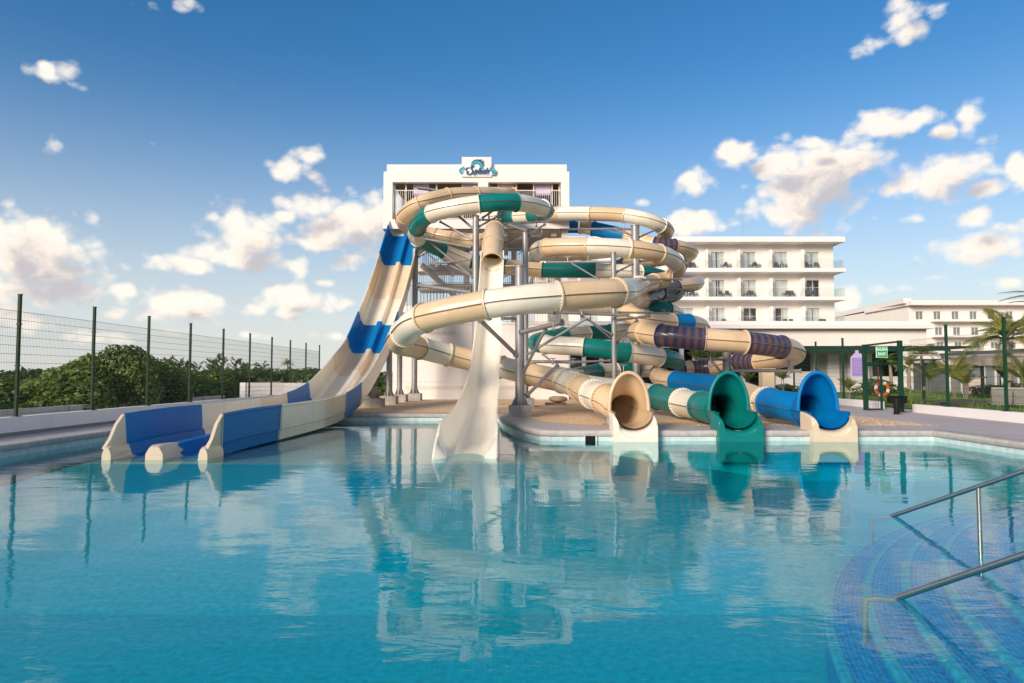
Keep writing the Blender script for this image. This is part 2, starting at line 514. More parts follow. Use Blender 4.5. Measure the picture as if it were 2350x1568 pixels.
def water_mat():
    m = bpy.data.materials.new('pool water')
    m.use_nodes = True
    N, L = m.node_tree.nodes, m.node_tree.links
    N.remove(N['Principled BSDF'])
    tc = N.new('ShaderNodeTexCoord')

    def nz(scale, sc, det, rough=0.55, dist=0.0):
        mp = N.new('ShaderNodeMapping')
        mp.inputs['Scale'].default_value = sc
        mp.inputs['Rotation'].default_value = (0, 0, R(14))
        L.new(tc.outputs['Object'], mp.inputs[0])
        n = N.new('ShaderNodeTexNoise')
        n.inputs['Scale'].default_value = scale
        n.inputs['Detail'].default_value = det
        n.inputs['Roughness'].default_value = rough
        n.inputs['Distortion'].default_value = dist
        L.new(mp.outputs[0], n.inputs['Vector'])
        return n.outputs[0]

    def M(op, a, b):
        n = N.new('ShaderNodeMath')
        n.operation = op
        for i, x in enumerate((a, b)):
            if isinstance(x, bpy.types.NodeSocket):
                L.new(x, n.inputs[i])
            else:
                n.inputs[i].default_value = x
        return n.outputs[0]
    big = nz(0.9, (0.55, 1.0, 1), 2)
    mid = nz(2.6, (0.6, 1.25, 1), 3, dist=0.6)
    fine = nz(10.0, (0.7, 1.4, 1), 3)
    patch = nz(0.22, (1, 1, 1), 2)
    pr = N.new('ShaderNodeMapRange')
    pr.inputs[1].default_value, pr.inputs[2].default_value = 0.38, 0.62
    pr.inputs[3].default_value, pr.inputs[4].default_value = 0.35, 1.25
    L.new(patch, pr.inputs[0])
    h = M('ADD', M('MULTIPLY', big, 0.016), M('MULTIPLY', M('ADD', M('MULTIPLY', mid, 0.0066), M('MULTIPLY', fine, 0.0012)), pr.outputs[0]))
    bp = N.new('ShaderNodeBump')
    bp.inputs['Strength'].default_value = 1.0
    bp.inputs['Distance'].default_value = 0.55
    L.new(h, bp.inputs['Height'])
    # the same reflectance seen from above and from below (light that enters reaches the floor)
    gm = N.new('ShaderNodeNewGeometry')
    dt = N.new('ShaderNodeVectorMath')
    dt.operation = 'DOT_PRODUCT'
    L.new(bp.outputs[0], dt.inputs[0])
    L.new(gm.outputs['Incoming'], dt.inputs[1])
    ca = N.new('ShaderNodeMath')
    ca.operation = 'ABSOLUTE'
    L.new(dt.outputs['Value'], ca.inputs[0])
    fres = M('ADD', 0.02, M('MULTIPLY', 0.98, M('POWER', M('SUBTRACT', 1.0, ca.outputs[0]), 5.0)))
    t = N.new('ShaderNodeBsdfTransparent')
    t.inputs[0].default_value = (0.58, 0.93, 0.97, 1)
    g = N.new('ShaderNodeBsdfGlossy')
    g.inputs['Roughness'].default_value = 0.015
    L.new(bp.outputs[0], g.inputs['Normal'])
    mx = N.new('ShaderNodeMixShader')
    L.new(fres, mx.inputs[0])
    L.new(t.outputs[0], mx.inputs[1])
    L.new(g.outputs[0], mx.inputs[2])
    L.new(mx.outputs[0], N['Material Output'].inputs[0])
    return m


MT['water'] = water_mat()


# ------------------------------------------------------------------ mesh helpers
class MB:
    def __init__(s):
        s.v, s.f, s.uv = [], [], {}

    def quad(s, a, b, c, d):
        i = len(s.v)
        s.v += [tuple(a), tuple(b), tuple(c), tuple(d)]
        s.f.append((i, i + 1, i + 2, i + 3))

    def poly(s, pts):
        i = len(s.v)
        s.v += [tuple(p) for p in pts]
        s.f.append(tuple(range(i, i + len(pts))))

    def box(s, x0, x1, y0, y1, z0, z1):
        i = len(s.v)
        s.v += [(x0, y0, z0), (x1, y0, z0), (x1, y1, z0), (x0, y1, z0), (x0, y0, z1), (x1, y0, z1), (x1, y1, z1), (x0, y1, z1)]
        for q in ((0, 3, 2, 1), (4, 5, 6, 7), (0, 1, 5, 4), (1, 2, 6, 5), (2, 3, 7, 6), (3, 0, 4, 7)):
            s.f.append(tuple(i + k for k in q))
        return s

    def obox(s, c, ax, ay, az):
        """oriented box: centre and three half-axis vectors"""
        c = V(c)
        i = len(s.v)
        for sz in (-1, 1):
            for (sx, sy) in ((-1, -1), (1, -1), (1, 1), (-1, 1)):
                s.v.append(tuple(c + V(ax) * sx + V(ay) * sy + V(az) * sz))
        for q in ((0, 3, 2, 1), (4, 5, 6, 7), (0, 1, 5, 4), (1, 2, 6, 5), (2, 3, 7, 6), (3, 0, 4, 7)):
            s.f.append(tuple(i + k for k in q))
        return s

    def bar(s, p, q, w, h, up=(0, 0, 1)):
        p, q = V(p), V(q)
        d = (q - p)
        if d.length < 1e-6:
            return s
        t = d.normalized()
        sd_ = t.cross(V(up))
        if sd_.length < 1e-3:
            sd_ = t.cross(V((0, 1, 0)))
        sd_.normalize()
        u = sd_.cross(t)
        return s.obox((p + q) / 2, d / 2, sd_ * w / 2, u * h / 2)

    def cyl(s, p, q, r0, r1=None, n=12, caps=True):
        p, q = V(p), V(q)
        r1 = r0 if r1 is None else r1
        t = (q - p).normalized()
        a = t.cross(V((0, 0, 1)))
        if a.length < 1e-3:
            a = V((1, 0, 0))
        a.normalize()
        b = t.cross(a)
        i = len(s.v)
        for (c, r) in ((p, r0), (q, r1)):
            for k in range(n):
                an = 2 * math.pi * k / n
                s.v.append(tuple(c + a * math.cos(an) * r + b * math.sin(an) * r))
        for k in range(n):
            k2 = (k + 1) % n
            s.f.append((i + k, i + k2, i + n + k2, i + n + k))
        if caps:
            s.f.append(tuple(i + n - 1 - k for k in range(n)))
            s.f.append(tuple(i + n + k for k in range(n)))
        return s

    def grid(s, rows, closed=False):
        i = len(s.v)
        n = len(rows[0])
        for r in rows:
            s.v += [tuple(p) for p in r]
        for a in range(len(rows) - 1):
            for k in range(n if closed else n - 1):
                k2 = (k + 1) % n
                s.f.append((i + a * n + k, i + a * n + k2, i + (a + 1) * n + k2, i + (a + 1) * n + k))
        return s

    def tube(s, pts, r, n=8, caps=True):
        rows = []
        for k, p in enumerate(pts):
            p = V(p)
            t = (V(pts[min(k + 1, len(pts) - 1)]) - V(pts[max(k - 1, 0)])).normalized()
            a = t.cross(V((0, 0, 1)))
            if a.length < 1e-2:
                a = t.cross(V((0, 1, 0)))
            a.normalize()
            b = t.cross(a)
            rr = r[k] if isinstance(r, (list, tuple)) else r
            rows.append([p + a * math.cos(2 * math.pi * j / n) * rr + b * math.sin(2 * math.pi * j / n) * rr for j in range(n)])
        s.grid(rows, True)
        if caps:
            s.poly(rows[0][::-1])
            s.poly(rows[-1])
        return s

    def mesh(s, name, smooth=False):
        me = bpy.data.meshes.new(name)
        me.from_pydata(s.v, [], s.f)
        if smooth:
            me.polygons.foreach_set('use_smooth', [True] * len(me.polygons))
        me.update()
        return me

    def build(s, name, m, parent=None, smooth=False, local=False, bevel=0.0, stuff=False, sharp=None):
        me = s.mesh(name, smooth)
        return link(name, me, m, parent, local, bevel, stuff, sharp)


def link(name, me, m, parent=None, local=False, bevel=0.0, stuff=False, sharp=None):
    if m is not None:
        me.materials.clear()
        me.materials.append(MT[m] if isinstance(m, str) else m)
    o = bpy.data.objects.new(name, me)
    COL.objects.link(o)
    if parent is not None:
        o.parent = parent
        if not local and parent.type == 'EMPTY':
            o.matrix_parent_inverse = Matrix.Translation(-parent.location)
    if bevel:
        b = o.modifiers.new('bevel', 'BEVEL')
        b.width = bevel
        b.segments = 2
        b.limit_method = 'ANGLE'
    if sharp is not None:
        me.set_sharp_from_angle(angle=R(sharp))
    if stuff:
        o['kind'] = 'stuff'
    return o


def tag(o, label=None, cat=None, group=None, kind=None):
    if label:
        o['label'] = label
    if cat:
        o['category'] = cat
    if group:
        o['group'] = group
    if kind:
        o['kind'] = kind
    return o


def thing(name, label, cat, loc=(0, 0, 0), rot=0.0, group=None):
    o = bpy.data.objects.new(name, None)
    o.empty_display_size = 0.3
    COL.objects.link(o)
    o.location = loc
    o.rotation_euler = (0, 0, rot)
    return tag(o, label, cat, group)


KIDS = {}


def copy_tree(o, parent=None):
    c = o.copy()
    COL.objects.link(c)
    if parent is not None:
        c.parent = parent
        c.matrix_parent_inverse = o.matrix_parent_inverse.copy()
    for ch in [x for x in o.children]:
        copy_tree(ch, c)
    return c


def spline(pts, step=0.22):
    """smooth curve through pts (chord-length Catmull-Rom); returns samples and the sample index of every point"""
    P = [V(p) for p in pts]
    n = len(P)
    h = [max((P[i + 1] - P[i]).length ** 0.6, 1e-4) for i in range(n - 1)]
    T = []
    for i in range(n):
        if i == 0:
            T.append((P[1] - P[0]) / h[0])
        elif i == n - 1:
            T.append((P[-1] - P[-2]) / h[-1])
        else:
            a = (P[i] - P[i - 1]) / h[i - 1]
            b = (P[i + 1] - P[i]) / h[i]
            T.append((a * h[i] + b * h[i - 1]) / (h[i] + h[i - 1]))
    out, idx = [P[0]], [0]
    for i in range(n - 1):
        m = max(2, int(math.ceil((P[i + 1] - P[i]).length / step)))
        for k in range(1, m + 1):
            t = k / m
            t2, t3 = t * t, t * t * t
            out.append(P[i] * (2 * t3 - 3 * t2 + 1) + T[i] * h[i] * (t3 - 2 * t2 + t) + P[i + 1] * (-2 * t3 + 3 * t2) + T[i + 1] * h[i] * (t3 - t2))
        idx.append(len(out) - 1)
    return out, idx


def frames(pts):
    fr = []
    last = V((1, 0, 0))
    for k in range(len(pts)):
        t = (pts[min(k + 1, len(pts) - 1)] - pts[max(k - 1, 0)]).normalized()
        s_ = t.cross(V((0, 0, 1)))
        if s_.length < 0.05:
            s_ = last.copy()
        s_.normalize()
        last = s_
        fr.append((t, s_, s_.cross(t)))
    return fr


# ------------------------------------------------------------------ polygons
def offset_poly(pts, d):
    """offset a counter-clockwise outline outwards by d"""
    n = len(pts)
    out = []
    for i in range(n):
        p0, p1, p2 = V((*pts[i - 1], 0)), V((*pts[i], 0)), V((*pts[(i + 1) % n], 0))
        a = (p1 - p0).normalized()
        b = (p2 - p1).normalized()
        na, nb = V((a.y, -a.x, 0)), V((b.y, -b.x, 0))
        m = (na + nb).normalized()
        k = d / max(0.3, m.dot(na))
        q = p1 + m * k
        out.append((q.x, q.y))
    return out


def sheet(name, outer, holes, z, m, kind='structure', uv=None):
    loops = [[V((x, y, z)) for x, y in outer]] + [[V((x, y, z)) for x, y in h] for h in holes]
    tris = tessellate_polygon(loops)
    flat = [p for l in loops for p in l]
    me = bpy.data.meshes.new(name)
    fs = []
    for t in tris:
        a, b, c = (flat[i] for i in t)
        fs.append(t if (b - a).cross(c - a).z > 0 else t[::-1])
    me.from_pydata([tuple(p) for p in flat], [], fs)
    me.update()
    if uv:
        add_uv(me, uv)
    o = link(name, me, m)
    if kind:
        o['kind'] = kind
    return o


def add_uv(me, name='tiles', fn=None):
    l = me.uv_layers.new(name=name)
    for p in me.polygons:
        nrm = p.normal
        for li in p.loop_indices:
            c = me.vertices[me.loops[li].vertex_index].co
            if fn:
                l.data[li].uv = fn(c)
            elif abs(nrm.z) > 0.7:
                l.data[li].uv = (c.x, c.y)
            elif abs(nrm.x) > abs(nrm.y):
                l.data[li].uv = (c.y, c.z)
            else:
                l.data[li].uv = (c.x, c.z)


# ------------------------------------------------------------------ ground, pool, deck
DECK = 0.24
POOL = [(-10.3, -7.0), (10.7, -7.0), (10.7, 17.45), (0.95, 17.45), (0.72, 17.56), (0.35, 18.6), (0.02, 20.1), (-0.28, 22.1), (-0.42, 23.9), (-0.5, 25.2), (-10.3, 25.2)]
sheet('ground', [(-2500, -2500), (2500, -2500), (2500, 2500), (-2500, 2500)], [offset_poly(POOL, 0.5)], 0.03, 'soil')
sheet('deck', [(-11.7, -9), (17.4, -9), (17.6, 41), (15.2, 60), (-12.3, 60)], [offset_poly(POOL, 0.05)], DECK, 'deck')
sheet('gravel', [(-8.9, 26.3), (-0.2, 26.3), (0.25, 24.2), (1.0, 20.9), (2.0, 19.7), (3.2, 19.25), (12.0, 19.5), (12.3, 30), (11.5, 41.5), (-8.9, 41.5)], [], DECK + 0.006, 'gravel_base')
# loose stones on the gravel bed
rnd = random.Random(3)
g = MB()
for k in range(5200):
    y = 19.3 + (rnd.random() ** 1.7) * 15
    x = rnd.uniform(-8, 12)
    if y < 26.4 and x < 3.4 - (y - 19.3) * 0.5 + (2 if y < 19.4 else 0) and not (y > 20.9 and x > 1.6):
        continue
    s_ = rnd.uniform(0.010, 0.026)
    a = rnd.random() * 6.28
    i = len(g.v)
    for j in range(4):
        g.v.append((x + math.cos(a + j * 1.57) * s_ * rnd.uniform(.7, 1.2), y + math.sin(a + j * 1.57) * s_, DECK + 0.004))
    g.v.append((x + rnd.uniform(-.3, .3) * s_, y, DECK + 0.006 + s_ * 0.8))
    for j in range(4):
        g.f.append((i + j, i + (j + 1) % 4, i + 4))
g.build('gravel_stones', mat('gravel stones', (0.76, 0.54, 0.33), 0.9, (0.60, 0.42, 0.25), 30, island=0.2), stuff=True)

# coping all round the pool: one moulded kerb with a rounded nose
prof = [(-0.05, 0.13), (-0.065, 0.17), (-0.065, 0.225), (-0.05, 0.252), (-0.02, 0.266), (0.40, 0.266), (0.43, 0.255), (0.43, 0.13)]
rows = [[(x, y, z) for (x, y) in offset_poly(POOL, d)] for d, z in prof]
cp = MB()
cp.grid([list(r) for r in rows], True)
me = cp.mesh('coping', True)
me.flip_normals()
o = link('coping', me, 'coping')
o['kind'] = 'structure'
me.set_sharp_from_angle(angle=R(50))

# pool basin: floor, wall, pale waterline band, shallow ledge, round steps
FLOOR = -1.0
sheet('pool_floor', offset_poly(POOL, 0.1), [], FLOOR, 'pool_floor', uv='tiles')
for nm, z0, z1, d, m in (('pool_wall', FLOOR, -0.16, 0.0, 'pool_floor'), ('waterline_tiles', -0.16, 0.14, -0.004, 'pool_wall')):
    b = MB()
    ring = offset_poly(POOL, d)
    n = len(ring)
    for i in range(n):
        (xa, ya), (xb, yb) = ring[i], ring[(i + 1) % n]
        b.quad((xa, ya, z1), (xb, yb, z1), (xb, yb, z0), (xa, ya, z0))
    me = b.mesh(nm)
    l = me.uv_layers.new(name='tiles')
    run = 0
    for i, p in enumerate(me.polygons):
        (xa, ya), (xb, yb) = ring[i], ring[(i + 1) % n]
        ln = math.hypot(xb - xa, yb - ya)
        for li, uvv in zip(p.loop_indices, ((run, z1), (run + ln, z1), (run + ln, z0), (run, z0))):
            l.data[li].uv = uvv
        run += ln
    link(nm, me, m)['kind'] = 'structure'
b = MB()
top = [(-8.45, 13.45, -0.075), (1.0, 13.45, -0.075), (1.0, 25.3, -0.075), (-8.45, 25.3, -0.075)]
toe = [(-10.6, 7.6, FLOOR - 0.02), (7.0, 7.6, FLOOR - 0.02), (7.0, 25.3, FLOOR - 0.02), (-10.6, 25.3, FLOOR - 0.02)]
b.poly(top)
for i in range(3):
    j = (i + 1) % 4
    b.quad(toe[i], toe[j], top[j], top[i])
b.quad(toe[3], toe[0], top[0], top[3])
me = b.mesh('pool_ledge')
add_uv(me)
o = link('pool_ledge', me, 'pool_floor')
o['kind'] = 'structure'
b = MB().box(-8.44, 0.99, 13.46, 25.29, -0.074, -0.068)
me = b.mesh('ledge_tiles')
add_uv(me)
link('ledge_tiles', me, 'pool_ledge', o)

SC0 = (12.5, 2.4)
steps = thing('pool_steps', loc=(SC0[0], SC0[1], FLOOR), label=None, cat=None)
steps['kind'] = 'structure'
SR = [10.42 - 0.345 * k for k in range(9)]
SZ = [-0.62, -0.52, -0.42, -0.33, -0.24, -0.16, -0.10, -0.06, -0.03]


def arc_uv(c):
    dx, dy = c.x - SC0[0], c.y - SC0[1]
    r = math.hypot(dx, dy)
    return (math.atan2(dy, dx) * 10.0, r + c.z)


for k in range(9):
    r, z = SR[k], SZ[k]
    zb = SZ[k - 1] - 0.02 if k else FLOOR - 0.02
    ns = 96
    angs = [R(60) + (R(275) - R(60)) * j / ns for j in range(ns + 1)]
    ri = SR[k + 1] - 0.1 if k < 8 else 4.0

    def P(rr, zz):
        return [(SC0[0] + rr * math.cos(a), SC0[1] + rr * math.sin(a), zz) for a in angs]
    b = MB()
    b.grid([P(r, zb), P(r, z - 0.02), P(r - 0.02, z)])
    b.grid([P(r - 0.08, z), P(ri, z)])
    me = b.mesh('step')
    me.flip_normals()
    add_uv(me, fn=arc_uv)
    st = link('step', me, 'pool_step', steps)
    b = MB()
    b.grid([P(r + 0.004, z - 0.05), P(r + 0.004, z - 0.02), P(r - 0.02, z + 0.004), P(r - 0.08, z + 0.004)])
    me = b.mesh('nosing')
    me.flip_normals()
    add_uv(me, fn=arc_uv)
    link('nosing', me, 'pool_nosing', st)
wt = sheet('water', offset_poly(POOL, 0.02), [], 0.0, 'water')

# skimmer mouth in the pool wall
t = thing('skimmer', 'black skimmer opening with pale frame in the pool wall beside the white slide lip', 'skimmer', (2.0, 17.45, 0.0))
b = MB()
x0 = at(1355, 1008, 17.4).x
b.box(x0 - 0.17, x0 - 0.13, 17.40, 17.46, -0.10, 0.125)
b.box(x0 + 0.13, x0 + 0.17, 17.40, 17.46, -0.10, 0.125)
b.build('frame', 'pool_wall', t)
MB().box(x0 - 0.128, x0 + 0.128, 17.425, 17.46, -0.10, 0.122).build('opening', 'black', t)

# ------------------------------------------------------------------ left wall with fence on top
WALL_TOP = 0.68


def lx(y):
    return -11.50 - 0.0165 * y


t = thing('garden_wall', 'long low white wall with grey skirting under the fence left of the pool', 'wall', (lx(15), 15, 0))
b = MB()
b.poly([(lx(-9), -9, 0.30), (lx(46), 46, 0.30), (lx(46), 46, WALL_TOP), (lx(-9), -9, WALL_TOP)][::-1])
b.poly([(lx(-9) - 0.22, -9, 0.0), (lx(46) - 0.22, 46, 0.0), (lx(46) - 0.22, 46, WALL_TOP), (lx(-9) - 0.22, -9, WALL_TOP)])
b.poly([(lx(-9), -9, WALL_TOP), (lx(46), 46, WALL_TOP), (lx(46) - 0.22, 46, WALL_TOP), (lx(-9) - 0.22, -9, WALL_TOP)])
b.build('wall', 'gar_wall', t)
b = MB()
b.poly([(lx(-9) + 0.012, -9, 0.2), (lx(46) + 0.012, 46, 0.2), (lx(46) + 0.012, 46, 0.325), (lx(-9) + 0.012, -9, 0.325)][::-1])
b.poly([(lx(-9) + 0.012, -9, 0.325), (lx(46) + 0.012, 46, 0.325), (lx(46) - 0.01, 46, 0.325), (lx(-9) - 0.01, -9, 0.325)])
b.build('skirting', 'curb', t)


def panel_mesh(L_, H, nv, nh, name='mesh_panel', rw=0.0022):
    b = MB()
    for k in range(nv):
        x = L_ * (k + 0.5) / nv
        zs = [0.02, H]
        b.tube([(x, 0, zs[0]), (x, 0, zs[1])], rw, 3, caps=False)
    for j in range(nh):
        z = 0.04 + (H - 0.06) * j / (nh - 1)
        b.bar((0.02, 0.006, z), (L_ - 0.02, 0.006, z), 0.006, 0.008)
    return b.mesh(name)


fence = thing('mesh_fence', 'tall green mesh fence with olive posts on the wall left of the pool', 'fence', (lx(16.4), 16.4, WALL_TOP))
SP = 3.03
ys = [16.4 + SP * k for k in range(-8, 10)]
pm = panel_mesh(SP - 0.07, 2.52, 56, 13)
for i, y in enumerate(ys):
    x = lx(y) - 0.10
    b = MB().box(x - 0.035, x + 0.035, y - 0.035, y + 0.035, WALL_TOP - 0.05, WALL_TOP + 2.92)
    p = b.build('post', 'olive_paint', fence, bevel=0.008)
    b = MB()
    b.box(x - 0.043, x + 0.043, y - 0.043, y + 0.043, WALL_TOP + 2.922, WALL_TOP + 2.945)
    for zc in (0.45, 1.2, 2.2):
        b.box(x - 0.042, x + 0.042, y - 0.042, y + 0.042, WALL_TOP + zc, WALL_TOP + zc + 0.035)
    b.box(x - 0.09, x + 0.09, y - 0.09, y + 0.09, WALL_TOP + 0.001, WALL_TOP + 0.014)
    b.build('clamp', 'green_paint', p)
    if i < len(ys) - 1:
        o = link('mesh_panel', pm, 'wire', fence)
        o.matrix_basis = Matrix.Translation((x, y + 0.035, WALL_TOP + 0.02)) @ Matrix.Rotation(math.pi / 2 + 0.0165, 4, 'Z')

# outer grey walls beyond the fence
t = thing('outer_wall', 'low weathered grey wall behind the left mesh fence, in front of the bushes', 'wall', (-15, 20, 0))
b = MB()
b.box(-15.15, -14.9, -6, 35.5, 0, 0.65)
b.build('wall', 'gar_wall2', t, bevel=0.01)
b = MB()
for k in range(8):
    b.box(-15.17, -14.885, -2 + k * 5.0, -1.97 + k * 5.0, 0.0, 0.655)
b.build('joint', 'curb', t)
t = thing('block_wall', 'taller grey block wall with its lit end face coloured white beside the lower drop slide', 'wall', (-11.5, 38, 0))
xa, xb = at(551, 890, 36.6).x, at(760, 890, 36.6).x
c = MB()
c.box(xa + 0.02, xb, 36.6, 36.85, 0.0, 1.28)
c.build('wall', 'gar_wall2', t)
c = MB()
c.box(xa, xa + 0.30, 36.55, 42.0, 0.0, 1.30)
c.build('lit_end', 'gar_wall', t)  # sunlit end of the same wall, its brightness put into a white colour
c = MB()
for j in range(1, 6):
    c.box(xa + 0.30, xb, 36.592, 36.60, j * 0.21, j * 0.21 + 0.012)
c.build('course_joint', 'curb', t)

# ------------------------------------------------------------------ right wall, fence, gate
def rx(y):
    return 14.0 + 0.060 * y


RW_TOP = 0.55
t = thing('garden_wall', 'low white wall under the green mesh fence on the right side of the pool deck', 'wall', (rx(20), 20, 0))
for (ya, yb) in ((-6, 26.7), (29.4, 44)):
    b = MB()
    xa, xb = rx(ya), rx(yb)
    for (d0, d1, za, zb) in ((0, 0.22, 0.1, RW_TOP),):
        i = len(b.v)
        b.v += [(xa + d0, ya, za), (xb + d0, yb, za), (xb + d1, yb, za), (xa + d1, ya, za), (xa + d0, ya, zb), (xb + d0, yb, zb), (xb + d1, yb, zb), (xa + d1, ya, zb)]
        for q in ((4, 7, 6, 5), (0, 4, 5, 1), (1, 5, 6, 2), (2, 6, 7, 3), (3, 7, 4, 0)):
            b.f.append(tuple(i + k for k in q))
    b.build('wall', 'gar_wall', t)
fence = thing('mesh_fence', 'green mesh fence with dark green posts on the white wall right of the pool', 'fence', (rx(21.3), 21.3, RW_TOP))
ysr = [9.2, 12.2, 15.2, 18.2, 21.3, 24.45, 27.0, 29.6, 33.2, 36.6, 40]
for i, y in enumerate(ysr):
    x = rx(y) + 0.10
    if y in (27.0, 29.6):
        continue
    b = MB().box(x - 0.04, x + 0.04, y - 0.04, y + 0.04, RW_TOP - 0.05, RW_TOP + 2.92)
    p = b.build('post', 'green_paint', fence, bevel=0.008)
    b = MB()
    b.box(x - 0.048, x + 0.048, y - 0.048, y + 0.048, RW_TOP + 2.922, RW_TOP + 2.945)
    b.box(x - 0.10, x + 0.10, y - 0.10, y + 0.10, RW_TOP + 0.001, RW_TOP + 0.014)
    b.build('cap', 'green_paint', p)
for i in range(len(ysr) - 1):
    ya, yb = ysr[i], ysr[i + 1]
    if ya == 27.0:
        continue
    xa, xb = rx(ya) + 0.1, rx(yb) + 0.1
    L_ = math.hypot(xb - xa, yb - ya) - 0.08
    o = link('mesh_panel', panel_mesh(L_, 2.50, int(L_ / 0.055), 13), 'wire', fence)
    o.matrix_basis = Matrix.Translation((xa, ya + 0.04, RW_TOP + 0.02)) @ Matrix.Rotation(math.atan2(yb - ya, xb - xa), 4, 'Z')

A = V((rx(29.6) + 0.02, 29.6, 0.0))
B = V((rx(26.9) + 0.02, 26.9, 0.0))
A = at(1986, 900, 28.3); A.z = 0
B = at(2068, 900, 26.6); B.z = 0
gate = thing('gate', 'open green steel gate under the green exit sign', 'gate', A)
b = MB()
b.box(A.x - 0.07, A.x + 0.07, A.y - 0.07, A.y + 0.07, DECK, 2.95)
b.build('gate_post', 'green_paint', gate, bevel=0.008)
b = MB()
b.box(B.x - 0.075, B.x + 0.075, B.y - 0.075, B.y + 0.075, DECK, 3.03)
b.build('gate_post', 'green_paint', gate, bevel=0.008)
b = MB()
b.bar((A.x, A.y, 2.91), (B.x, B.y, 2.99), 0.06, 0.07)
b.build('header', 'green_paint', gate)
b = MB()
b.bar((A.x, A.y, 2.16), (B.x, B.y, 2.14), 0.07, 0.12)
b.build('transom', 'green_paint', gate)
C_ = at(2023, 900, 27.9); C_.z = 0
A2 = at(1990, 900, 27.6); A2.z = 0
leaf = MB()
for P0 in (A2, C_):
    leaf.bar((P0.x, P0.y, DECK + 0.03), (P0.x, P0.y, 2.10), 0.07, 0.07, up=(0, 1, 0))
leaf.bar((A2.x, A2.y, DECK + 0.06), (C_.x, C_.y, DECK + 0.06), 0.06, 0.06)
leaf.bar((A2.x, A2.y, 2.07), (C_.x, C_.y, 2.07), 0.06, 0.06)
lf = leaf.build('gate_leaf', 'green_paint', gate)
b = MB()
for k in range(1, 10):
    z = DECK + 0.06 + k * 0.2
    b.bar((A2.x, A2.y, z), (C_.x, C_.y, z), 0.006, 0.008)
for k in range(1, 9):
    q = A2.lerp(C_, k / 9)
    b.bar((q.x, q.y, DECK + 0.06), (q.x, q.y, 2.07), 0.004, 0.004, up=(0, 1, 0))
b.build('mesh_infill', 'wire', lf)


# ------------------------------------------------------------------ lettering
def text_mesh(s, size, name='lettering', shear=0.0, extrude=0.004, bold=0.0, spacing=1.0):
    cu = bpy.data.curves.new(name, 'FONT')
    cu.body = s
    cu.size = size
    cu.align_x = 'CENTER'
    cu.align_y = 'CENTER'
    cu.shear = shear
    cu.extrude = extrude
    cu.offset = bold
    cu.space_character = spacing
    cu.resolution_u = 4
    o = bpy.data.objects.new(name, cu)
    COL.objects.link(o)
    dg = bpy.context.evaluated_depsgraph_get()
    me = bpy.data.meshes.new_from_object(o.evaluated_get(dg))
    COL.objects.unlink(o)
    bpy.data.objects.remove(o)
    me.name = name
    return me


FACE = Matrix.Rotation(math.pi / 2, 4, 'X')   # text lying in XY turned to face the camera side (-Y)


def put_text(s, size, m, parent, x, y, z, name='lettering', rot=0.0, local=False, **kw):
    me = text_mesh(s, size, name, **kw)
    me.transform(Matrix.Translation((x, y, z)) @ Matrix.Rotation(rot, 4, 'Z') @ FACE)
    return link(name, me, m, parent, local)


# exit sign hanging in the gate
sx0, sx1 = at(2011, 808, 26.7).x, at(2037, 808, 26.7).x
sz0, sz1 = at(2024, 821, 26.7).z, at(2024, 796, 26.7).z
sg = thing('exit_sign', 'green exit sign with white lettering hanging inside the gate frame', 'sign', ((sx0 + sx1) / 2, 26.7, sz0))
b = MB().box(sx0, sx1, 26.70, 26.73, sz0, sz1)
b.build('border', 'sign_white', sg)
b = MB().box(sx0 + 0.018, sx1 - 0.018, 26.692, 26.703, sz0 + 0.018, sz1 - 0.018)
b.build('panel', 'sign_green', sg)
cx = (sx0 + sx1) / 2
cz = (sz0 + sz1) / 2
put_text('SALIDA', 0.135, 'sign_white', sg, cx, 26.686, cz + 0.10, bold=0.003)
put_text('EXIT', 0.155, 'sign_white', sg, cx, 26.686, cz - 0.08, bold=0.003)
b = MB().bar((cx, 26.72, sz0), (cx, 27.3, 2.2), 0.03, 0.03)
b.build('bracket', 'green_paint', sg)

# lilac notice board on the fence left of the gate
bx0, bx1 = at(1953, 840, 30.6).x, at(1985, 840, 30.6).x
z0, z1, z2 = at(1968, 865, 30.6).z, at(1968, 820, 30.6).z, at(1968, 804, 30.6).z
sg = thing('notice_board', 'lilac notice board with a castle-like cut-out top on the fence left of the gate', 'sign', ((bx0 + bx1) / 2, 30.6, z0))
MB().box(bx0, bx1, 30.60, 30.63, z0, z1).build('board', 'sign_lilac2', sg)
MB().box(bx0 + 0.05, bx1 - 0.02, 30.588, 30.603, z0 + 0.04, z1 - 0.03).build('panel', 'sign_lilac', sg)
w_ = bx1 - bx0
b = MB()
pts = [(0.05, 0), (0.12, 0.25), (0.20, 0.28), (0.24, 0.55), (0.33, 0.55), (0.36, 1.0), (0.48, 0.98), (0.56, 1.0), (0.60, 0.5), (0.68, 0.48), (0.72, 0.62), (0.80, 0.36), (0.90, 0.34), (0.95, 0)]
fr = [(bx0 + w_ * u, 30.605, z1 + 0.002 + (z2 - z1) * v) for u, v in pts]
b.poly(fr[::-1])
b.poly([(x, 30.625, z) for x, y, z in fr])
for i in range(len(fr)):
    j = (i + 1) % len(fr)
    b.quad(fr[i], fr[j], (fr[j][0], 30.625, fr[j][2]), (fr[i][0], 30.625, fr[i][2]))
b.build('crest', 'sign_lilac2', sg)
b = MB()
for k in range(5):
    zz = z1 - 0.12 - k * 0.14
    b.box(bx0 + 0.09, bx1 - 0.08, 30.582, 30.588, zz, zz + 0.012)
b.build('rule_line', 'sign_lilac2', sg)

